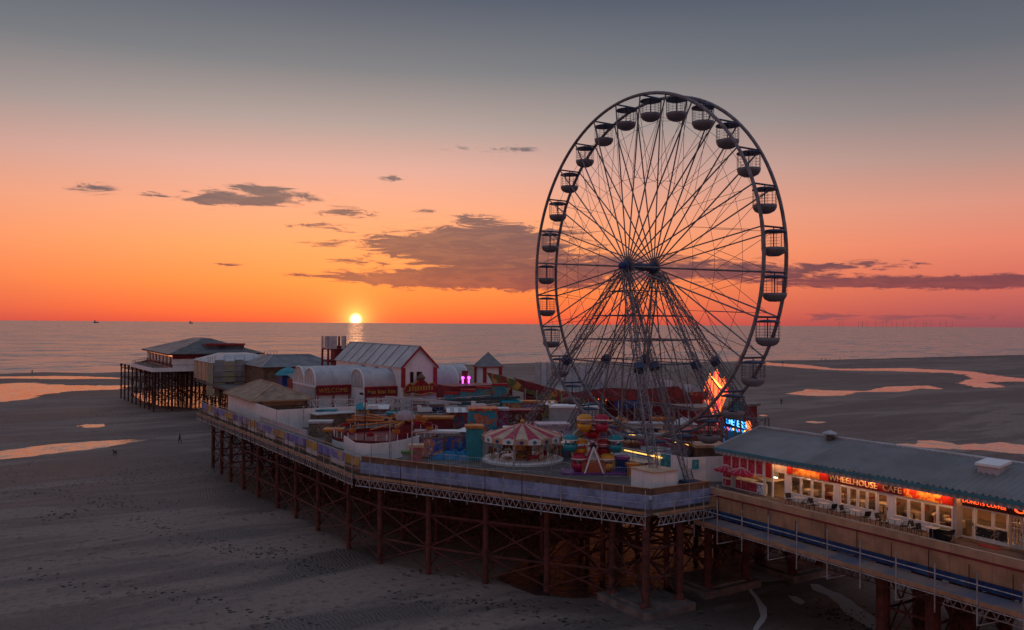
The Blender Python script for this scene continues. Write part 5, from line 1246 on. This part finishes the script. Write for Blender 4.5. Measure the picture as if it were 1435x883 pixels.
# dodgem hall with pointed flame panels
dg = thing('dodgem_hall', 'long maroon dodgem hall crowned with pointed red, green and yellow panels', 'building', (78, 95, D))
MB().box(73, 84, 74.5, 114, D, 11.2).build('wall', MAROON, dg); MB().box(72.8, 84.5, 74.3, 114.2, 11.2, 11.5).build('roof', ROOFG, dg)
ZP = [mural('pointed_red', [(.12, .012, .015), (.24, .02, .022), (.3, .02, .02), (.08, .01, .012)], .9, 1.), mural('pointed_mix', [(.3, .02, .02), (.1, .16, .05), (.6, .36, .06), (.35, .03, .03)], .28, 4.), mural('pointed_yellow', [(.5, .28, .05), (.35, .03, .03), (.12, .18, .05), (.5, .3, .05)], .28, 7.)]
def xp(px, py): v_ = atx(px, py, 72.4); return (72.4, v_.y, v_.z)
for pts, m in (([(680, 522), (700, 526), (742, 540), (772, 549), (776, 556), (740, 552), (690, 540)], 1), ([(717, 529), (750, 538), (785, 548), (788, 557), (760, 553), (735, 545)], 0),
    ([(745, 548), (800, 556), (850, 560), (850, 568), (800, 566), (750, 558)], 1), ([(800, 551), (850, 543), (905, 546), (905, 560), (850, 562), (805, 560)], 0),
    ([(770, 546), (840, 553), (838, 560), (775, 556)], 2), ([(905, 545), (950, 541), (965, 552), (985, 556), (985, 566), (940, 566), (905, 562)], 0), ([(940, 552), (992, 548), (992, 560), (945, 564)], 2)):
    k = random.uniform(-.25, .25); MB().slab([(72.4+k, p[1], p[2]) for p in [xp(*a) for a in pts]], (.22, 0, 0)).build('pointed_panel', ZP[m], dg)
for k in range(12): y = 75+k*3.4; rod('front_post', (72.3, y, D), (72.3, y, 11.2), .09, GREYW, dg)
for z in (8.9, 9.9): rod('front_rail', (72.3, 75, z), (72.3, 112.4, z), .06, BROWN, dg)
for k in range(22): MB().ball((72.2, 76+k*1.7, 11.05), .07, 6, 4).build('bulb', WARM if k in (9, 10, 17) else CREAM, dg)
MB().slab([xp(862, 560), xp(906, 560), xp(906, 570), xp(880, 573), xp(862, 570)], (-.1, 0, 0)).build('blue_crest', BLUE, dg)
yq = atx(712, 555, 71.5); t = thing('painted_clown_panel', 'painted yellow figure panel under the pointed panels', 'panel', (71.5, yq.y, D))
MB().box(71.4, 71.6, yq.y-1.2, yq.y+1.6, D, 11.4).build('panel', mural('figure_art', [(.05, .03, .03), (.3, .02, .03), (.6, .4, .05), (.3, .3, .35)], 1., 2.), t); t.name = 'painted_panel'
# trailers and stall roofs
booth('ride_trailer', 'white flat roofed trailer with grey air unit behind the carousel', 805, 597, 6.5, 3., 2.4, GREYW, WHITE, 'trailer', -TH)
booth('ride_trailer', 'grey sided trailer in front of the dodgem hall', 790, 577, 5., 2.6, 2.3, NETB, WHITE2, 'trailer', -TH)
booth('striped_stall', 'stall with white and purple striped skirt behind the carousel', 775, 622, 3.6, 2.4, 2.0, mural('stripe_art', [(.5, .42, .52), (.55, .5, .58), (.25, .12, .3), (.6, .55, .6)], 1.6, 3.), MATS['stripe_art'], 'stall')
booth('dark_sign_stall', 'dark stall with pale sign lettering strips behind the carousel canopy', 735, 605, 4.2, 2.6, 2.5, mural('dark_art', [(.05, .02, .02), (.14, .04, .03), (.35, .25, .22), (.06, .02, .02)], 1.4, 2.), MAROON, 'stall')
booth('red_awning_stall', 'low stall with red and white awning beside the carousel rounding boards', 752, 618, 2.6, 1.6, 1.9, MAROON, PINKRED, 'stall', -TH, 'awn')
booth('pink_stall', 'small stall with bright pink figures under the boarding platform', 918, 640, 3.2, 1.6, 2.0, mural('pink_art', [(.12, .03, .06), (.5, .06, .2), (.1, .1, .2), (.3, .25, .28)], 1.4, 1.), GREYW, 'stall')
booth('blue_doored_booth', 'white booth with dark blue door posts near the boarding platform', 905, 625, 3.8, 1.8, 2.3, WHITE, GREYW, 'booth', -TH, 'flat', mural('booth_art', [(.04, .03, .06), (.4, .38, .4), (.03, .05, .2), (.1, .02, .03)], 1.7, 4.))
booth('red_counter', 'low red counter beside the childrens wheel', 878, 650, 2.4, 1.2, 1.1, RED, CREAM, 'counter')
booth('red_roof_stall', 'round sided stall with red roof edge behind the white hoarding', 985, 640, 4.2, 3., 2.5, mural('ring_art', [(.1, .04, .03), (.25, .05, .04), (.2, .18, .16), (.05, .03, .03)], 1.5, 2.), RED, 'stall')
cb = booth('ticket_booth', 'low ticket booth with pale flat lid behind the white hoarding', 996, 668, 2.8, 2.4, 2.6, BROWN, CREAM, 'booth')
booth('blue_bin_store', 'blue crate stack beside the red counter', 872, 662, 1.0, .9, 1.2, BLUE, PURPLE, 'crate')
booth('orange_crate', 'orange crate standing next to the ballast box', 888, 668, .9, .8, .9, ORANGE, ORANGE, 'crate')
booth('grey_planter', 'grey rounded cover by the pink cabinet', 572, 652, 1.2, .9, 1.1, NETB, GREEN, 'cover')
booth('orange_roof_stall', 'long low stall with orange roof strips behind the mural boards', 600, 605, 6.0, 2., 1.6, MAROON, ORANGE, 'stall', -TH)
booth('navy_van', 'dark navy stall wagon beside the coaster', 620, 590, 3.6, 2.2, 2.2, BLUE, GREYW, 'wagon', -TH)
booth('white_glass_stall', 'pair of glazed white counters in front of the orange roofs', 610, 622, 5.2, 1.4, 1.2, mural('glass_art', [(.3, .32, .36), (.4, .4, .44), (.12, .2, .32), (.45, .45, .48)], 1.4, 1.), WHITE, 'counter', -TH)
# clutter of the fairground floor
art = [mural('stall_art_%d' % k, c, 1.3+.2*k, 3.+k) for k, c in enumerate(([(.3, .02, .04), (.5, .3, .08), (.1, .12, .3), (.5, .45, .45)], [(.02, .2, .3), (.4, .06, .1), (.5, .4, .1), (.05, .05, .12)], [(.25, .1, .3), (.4, .35, .4), (.1, .05, .1), (.5, .12, .05)], [(.12, .08, .06), (.3, .2, .14), (.08, .05, .05), (.4, .3, .25)]))]
rf = [RED, TEAL, ORANGE, GREYW, WHITE2, MAROON]
sp_ = [(447, 612, 2.6, 1.6, 'brown clutter stall by the grey fence', 3), (466, 622, 2., 1.4, 'brown crate stack beside the curved white wall', 3), (452, 598, 3., 2., 'dark low stall under the white screen wall', 3), (700, 640, 1.2, 1.6, '', 1),
  (640, 600, 3., 2.4, 'small patterned stall behind the teal pillar', 1), (716, 590, 2.6, 2.6, 'red patterned stall under the fun house', 0), (740, 588, 2.8, 2.4, 'dark stall with coloured prizes beside the painted panel', 2), (822, 612, 2.4, 2., 'prize stall behind the childrens wheel', 0),
  (850, 628, 2.2, 1.8, 'small bright stall between childrens wheel and boarding platform', 2), (790, 640, 1.4, 1.2, 'tiny ticket hut between carousel and childrens wheel', 1), (940, 632, 2.2, 1.8, 'red stall behind the white hoarding poster', 0), (960, 622, 2.4, 2.2, 'striped stall beneath the wheel rim', 2), (560, 598, 3.4, 1.6, 'stall with bright front behind the orange arms', 1), (690, 572, 3.4, 2.4, 'tall patterned stall beside the fun house mural', 0), (840, 590, 3.6, 2.2, 'low wagon before the dodgem hall', 3), (975, 600, 3., 2.4, 'lit stall under the neon plumes', 0), (530, 590, 3., 2., 'green edged stall behind the orange arm ride', 2), (505, 592, 2.6, 1.8, 'small red topped stall below the hall fascia', 0), (588, 582, 2.8, 2.2, 'stall with teal roof below the ornate sign', 1), (628, 578, 2.4, 2.4, 'upright prize stall below the purple neon', 2), (655, 625, 1.6, 1.6, 'low painted hut behind the tarp heap', 0), (720, 622, 2.2, 1.6, 'hut with awning right behind the carousel canopy', 1), (765, 585, 3., 2.2, 'food stall between two white trailers', 0), (870, 615, 2.2, 1.9, 'sweet stall beside the boarding steps', 1), (886, 645, 1.3, 1.5, 'narrow hut behind the orange crate', 2), (930, 612, 2.6, 2., 'dark hut behind the boarding platform rail', 3), (955, 650, 1.4, 1.6, 'pay booth inside the white hoarding', 1)]
for i_, (px, py, w_, h_, lb, k) in enumerate(sp_):
    if lb: booth('game_stall', lb, px, py, w_, 1.6, h_, art[k], rf[(i_*5+k) % 6], 'stall', -TH*random.uniform(.5, 1.), ('flat', 'awn', 'pyr')[i_ % 3] if k != 3 else 'flat')
bp_ = local('crowd_barrier', 'x', 'barrier', (0, 0, 0), 0, 'steel crowd barriers on the fairground deck')
for x_ in (-1.1, 1.1): MB().bar((x_, 0, 0), (x_, 0, 1.1), .025, 5).build('post', GALV, bp_); MB().box(x_-.03, x_+.03, -.25, .25, 0, .03).build('foot', GALV, bp_)
for z_ in (.25, 1.08): MB().bar((-1.1, 0, z_), (1.1, 0, z_), .022, 5).build('rail', GALV, bp_)
b = MB()
for k in range(1, 10): b.bar((-1.1+.22*k, 0, .25), (-1.1+.22*k, 0, 1.08), .012, 4)
tag(b.build('bars', GALV, bp_), kind='stuff'); kids()
bl = [(690, 661, 'in front of the carousel', .1), (712, 663, 'in front of the carousel', .1), (745, 664, 'in front of the carousel', .0), (786, 664, 'beside the childrens wheel', -.4), (615, 652, 'in front of the tarp heap', .0), (640, 654, 'in front of the tarp heap', .0), (865, 672, 'beside the ballast box', .2), (530, 652, 'below the curved white wall', .2), (505, 653, 'below the curved white wall', -.2), (925, 655, 'behind the ballast box', .6), (660, 657, 'beside the teal pillar', .0)]
for i_, (px, py, lb, dz_) in enumerate(bl):
    q = at(px, py, D); lb = 'grey steel crowd barrier '+lb
    if i_ == 0: bp_.location = q; bp_.rotation_euler = (0, 0, -TH+dz_); bp_['label'] = lb
    else: dup(bp_, None, q, -TH+dz_-.3, lb)
# tall neon plume ride
nt_ = thing('neon_plume_tower', 'tall ride tower of glowing orange and red neon plumes', 'ride', (76, 70.5, D))
NO = glow_mat('neon_orange', (1., .2, .05), 1.5); NR = glow_mat('neon_red', (1., .05, .06), 1.2); NY = glow_mat('neon_yellow', (1., .55, .08), 3.); NPK = glow_mat('neon_pink', (1., .12, .3), 1.3)
q = atx(1003, 560, 73.); nyc = q.y
rr = random.Random(5)
for k in range(15):
    u = -1+2*k/14; px = 1003+u*11; top_ = 518+abs(u)*14+rr.uniform(-3, 6); bot = 572+rr.uniform(-8, 10)
    a = atx(px+u*3, top_, 72.8); m_ = atx(px+u*5, (top_+bot)/2, 72.6); c = atx(1003+u*5, bot, 72.8)
    b = MB(); b.bar(c, m_, .1, 5, 0, .2); b.bar(m_, a, .2, 5, 0, .07); b.build('plume', (NO, NR, NO, NO, NR)[k % 5], nt_)
for k in range(6): a = atx(994+k*2.2, 527+k*2.6, 72.3); c = atx(999+k*2.4, 530+k*2.6, 72.3); MB().bar(a, c, .09, 5).build('plume_tip', NY, nt_)
a = atx(1010, 570, 73.); c = atx(1010, 605, 73.)
MB().box(72.9, 73.5, a.y-.7, a.y+.7, D, a.z).build('mast', MAROON, nt_)
for k in range(5): MB().ball((72.8, a.y+.3, D+.8+k*1.), .3, 8, 5).build('lamp_globe', NR if k % 2 else NO, nt_)
MB().box(73.2, 74.4, atx(1032, 575, 73.2).y, atx(1020, 575, 73.2).y, D, 12.8).build('teal_screen', TEAL, nt_)
bn = thing('blue_neon_sign', 'glowing blue neon sign with ragged letters and orange lamps', 'sign', (72.5, 64.5, D))
NB = glow_mat('neon_blue', (.02, .3, 1.), 1.6); NB2 = glow_mat('neon_cyan', (.15, .6, 1.), 1.8)
def xq(px, py): v_ = atx(px, py, 72.2); return Vector((72.2, v_.y, v_.z))
MB().slab([xq(1017, 582), xq(1050, 592), xq(1053, 606), xq(1017, 600)], (.15, 0, 0)).build('panel', mat('sign_navy', (.01, .02, .08), .4), bn)
for k in range(8):
    px = 1019+k*3.9; y_ = 584.5+k*1.25; b = MB(); p, r_ = xq(px, y_), xq(px+2.6, y_+.8); p2, r2 = xq(px, y_+8), xq(px+2.6, y_+8.8); o_ = Vector((-.1, 0, 0))
    for u, v_ in ((p, p2), (p, r_), ((p+p2)/2, (r_+r2)/2), (r_, r2) if k % 2 else (p2, r2)): b.bar(u+o_, v_+o_, .07, 4)
    b.build('neon_letter', NB2 if k % 3 else NB, bn)
for k in range(9): b = MB(); b.bar(xq(1016+k*4, 598+k*.8)+Vector((-.1,0,0)), xq(1019+k*4, 602+k*.8)+Vector((-.1,0,0)), .08, 4); b.build('neon_stroke', (NB, NPK, NB, NY)[k % 4], bn)
for px, py in ((1050, 593), (1052, 598), (1051, 603)): MB().ball(xq(px, py)+Vector((-.2,0,0)), .3, 8, 6).build('lamp_globe', NO, bn)
for k in range(4): MB().ball(xq(1014, 604+k*4)+Vector((-.2,0,0)), .26, 8, 5).build('lamp_globe', NB, bn)
rod('leg', (72.3, xq(1017, 600).y, D), (72.3, xq(1017, 600).y, xq(1017, 600).z), .12, MAROON, bn); rod('leg', (72.3, xq(1050, 604).y, D), (72.3, xq(1050, 604).y, xq(1050, 604).z), .12, MAROON, bn)
# lamp poles
def pole(px, py, h, lab, m=GALV):
    q = at(px, py, D); t = local('lamp_post', lab, 'lamp post', (q.x, q.y, D), 0)
    MB().lathe([(.14,0),(.14,.3),(.075,.4),(.055,h)], 8).build('pole', m, t); b = MB(); b.bar((-.5, 0, h), (.5, 0, h), .04, 4); b.build('cross_arm', m, t)
    for s in (-1, 1): MB().box(s*.42-.16, s*.42+.16, -.12, .12, h+.02, h+.22).build('flood_lamp', BLACK, t)
pole(511, 644, 6.5, 'dark flood lamp pole in front of the curved white wall', RUSTD); pole(577, 655, 7., 'slim grey flood lamp pole by the pink cabinet'); pole(546, 650, 4.2, 'short grey flood lamp pole against the curved white wall'); pole(425, 618, 4., 'short pole at the grey sheet fence'); pole(720, 657, 4.4, 'thin pole in front of the carousel')
# ================================================================ PEOPLE ON THE SAND
def person(px, py, label, h, stride, rz, top, bot):
    q = at(px, py, 0); t = bpy.data.meshes.new('person')
    s = h/1.75; st = stride
    J = {'pel': (0,0,.95,.14), 'chest': (0,.03,1.28,.165), 'neck': (0,.04,1.48,.06), 'head': (0,.05,1.6,.1), 'top': (0,.05,1.7,.08),
         'hl': (-.09,0,.9,.1), 'kl': (-.1,.22*st,.5,.07), 'al': (-.1,.12*st-.05,.09,.05), 'tl': (-.1,.12*st+.12,.03,.04),
         'hr': (.09,0,.9,.1), 'kr': (.1,-.02,.5,.07), 'ar': (.1,-.3*st,.1,.05), 'tr': (.1,-.3*st+.16,.03,.04),
         'sl': (-.19,.03,1.4,.065), 'el': (-.26,-.08*st,1.14,.05), 'wl': (-.25,.06*st+.05,.9,.035), 'sr': (.19,.03,1.4,.065), 'er': (.26,.1*st,1.14,.05), 'wr': (.25,.22*st,.92,.035)}
    E_ = [('pel','chest'),('chest','neck'),('neck','head'),('head','top'),('pel','hl'),('hl','kl'),('kl','al'),('al','tl'),('pel','hr'),('hr','kr'),('kr','ar'),('ar','tr'),('chest','sl'),('sl','el'),('el','wl'),('chest','sr'),('sr','er'),('er','wr')]
    ks = list(J); t.from_pydata([(J[k][0]*s, J[k][1]*s, J[k][2]*s) for k in ks], [(ks.index(a), ks.index(c)) for a, c in E_], [])
    tmp = bpy.data.objects.new('person', t); COL.objects.link(tmp); tmp.modifiers.new('skin', 'SKIN')
    if not t.skin_vertices:
        t.attributes  # layer appears with the modifier on update
    lay = t.skin_vertices[0].data if t.skin_vertices else None
    if lay:
        for k, v_ in zip(ks, lay): v_.radius = (J[k][3]*s, J[k][3]*s); v_.use_root = (k == 'pel')
    sub = tmp.modifiers.new('sub', 'SUBSURF'); sub.levels = 1; sub.render_levels = 1
    dgp = bpy.context.evaluated_depsgraph_get(); me = bpy.data.meshes.new_from_object(tmp.evaluated_get(dgp)); bpy.data.objects.remove(tmp)
    for m_ in (top, bot, SKIN): me.materials.append(m_)
    for p in me.polygons:
        z = p.center.z/s; p.material_index = 2 if z > 1.47 else (0 if z > .92 else 1); p.use_smooth = True
    o = bpy.data.objects.new('person', me); COL.objects.link(o); o.location = (q.x, q.y, -.01); o.rotation_euler = (0, 0, rz); ORG[o] = Vector((0, 0, 0)); tag(o, label, 'person', 'people walking on the sand')
    MB().lathe([(.02,1.74),(.08,1.72),(.112,1.64),(.105,1.56)], 10, (0,.04,0)).build('hair', BLACK, o, True); return o
JK = [mat('jacket_navy', (.02, .025, .05), .8), mat('jacket_grey', (.09, .09, .1), .8), mat('jacket_rust', (.12, .04, .03), .8)]
person(252, 621, 'person in dark clothes striding beside the long pale pool', 1.78, 1.1, 1.2, JK[0], CLOTH1)
person(1095, 567, 'lone person in dark clothes walking near the ragged pink pool', 1.75, .9, -1., JK[1], CLOTH1)
for k, (px, py, lb) in enumerate(((1151, 505.5, 'person standing at the water edge, one of a close pair'), (1157, 505.5, 'person at the water edge beside another in the close pair'), (1177, 504, 'person standing alone at the water edge'), (1097, 511, 'person by the mouth of the tide channel'))):
    person(px, py, lb, 1.75, .5+.2*k, 2+k, JK[k % 3], CLOTH1)
person(45, 524, 'person paddling in the thin wash beside the waterline', 1.7, .6, .4, JK[2], CLOTH1)
# dog
q = at(161, 637, 0); b = MB(); b.ball((0,0,.45), .17, 10, 6); b.v = [(v[0]*2.1, v[1], v[2]) for v in b.v]
b.bar((.28,0,.5), (.45,0,.7), .09, 6, 0, .07); b.bar((.4,0,.72), (.62,0,.66), .08, 6, 0, .04); b.bar((-.33,0,.5), (-.6,0,.68), .04, 5, 0, .02)
for s in (-.09, .09):
    b.bar((.24, s, .42), (.27, s, 0), .05, 5, 0, .03); b.bar((-.22, s, .42), (-.14, s*1.05, .28), .07, 5, 0, .05); b.bar((-.14, s*1.05, .28), (-.3, s, .17), .045, 5, 0, .035); b.bar((-.3, s, .17), (-.28, s, 0), .035, 5, 0, .03)
    b.bar((.42, s*.6, .76), (.4, s*.8, .86), .03, 4, 0, .01)
o = b.build('dog', CLOTH1, None, True); o.location = (q.x, q.y, 0); o.rotation_euler = (0, 0, 2.2); tag(o, 'small dark dog trotting on the sand below the pale pool', 'dog')
# ================================================================ FAR SEA: turbines and ships
TG = mat('turbine_grey', (.6, .5, .5), .6)
tproto = None
rr = random.Random(11)
for k in range(20):
    px = 1176+k*8.2+rr.uniform(-3, 3) if k > 3 else (1176, 1181, 1203, 1208)[k]
    dist = 15000+rr.uniform(-800, 1800); d = ray(px, 455); d.z = 0; d.normalize()
    if tproto is None:
        t = local('wind_turbine', 'tiny pale offshore wind turbine on the horizon', 'wind turbine', d*dist, 0, 'wind turbines along the horizon')
        MB().lathe([(2.2,0),(2.2,10),(1.4,90)], 8, (0,0,0)).build('tower', TG, t); MB().box(-2.5, 2.5, -4, 6, 88, 93).build('nacelle', TG, t)
        for j in range(3): a = j*2.094+.3; MB().bar((0, -5, 91), (math.sin(a)*52, -5, 91+math.cos(a)*52), 1.3, 4, 0, .5).build('blade', TG, t)
        kids(); tproto = t
    else: dup(tproto, None, d*dist, rr.uniform(-.4, .4))
for px, lab in ((268, 'tiny dark cargo ship on the horizon left of the sun'), (135, 'tiny low ship on the horizon beyond the pier head')):
    d = ray(px, 449); d.z = 0; d.normalize(); t = local('ship', lab, 'ship', d*9000, 1.1)
    MB().prism([(-45,-8),(40,-8),(52,0),(40,8),(-45,8)], 0, 9).build('hull', BLACK, t); MB().box(-40, -26, -7, 7, 9, 26).build('bridge', GREYW, t); MB().bar((20,0,9), (20,0,24), 1., 4).build('mast', BLACK, t)
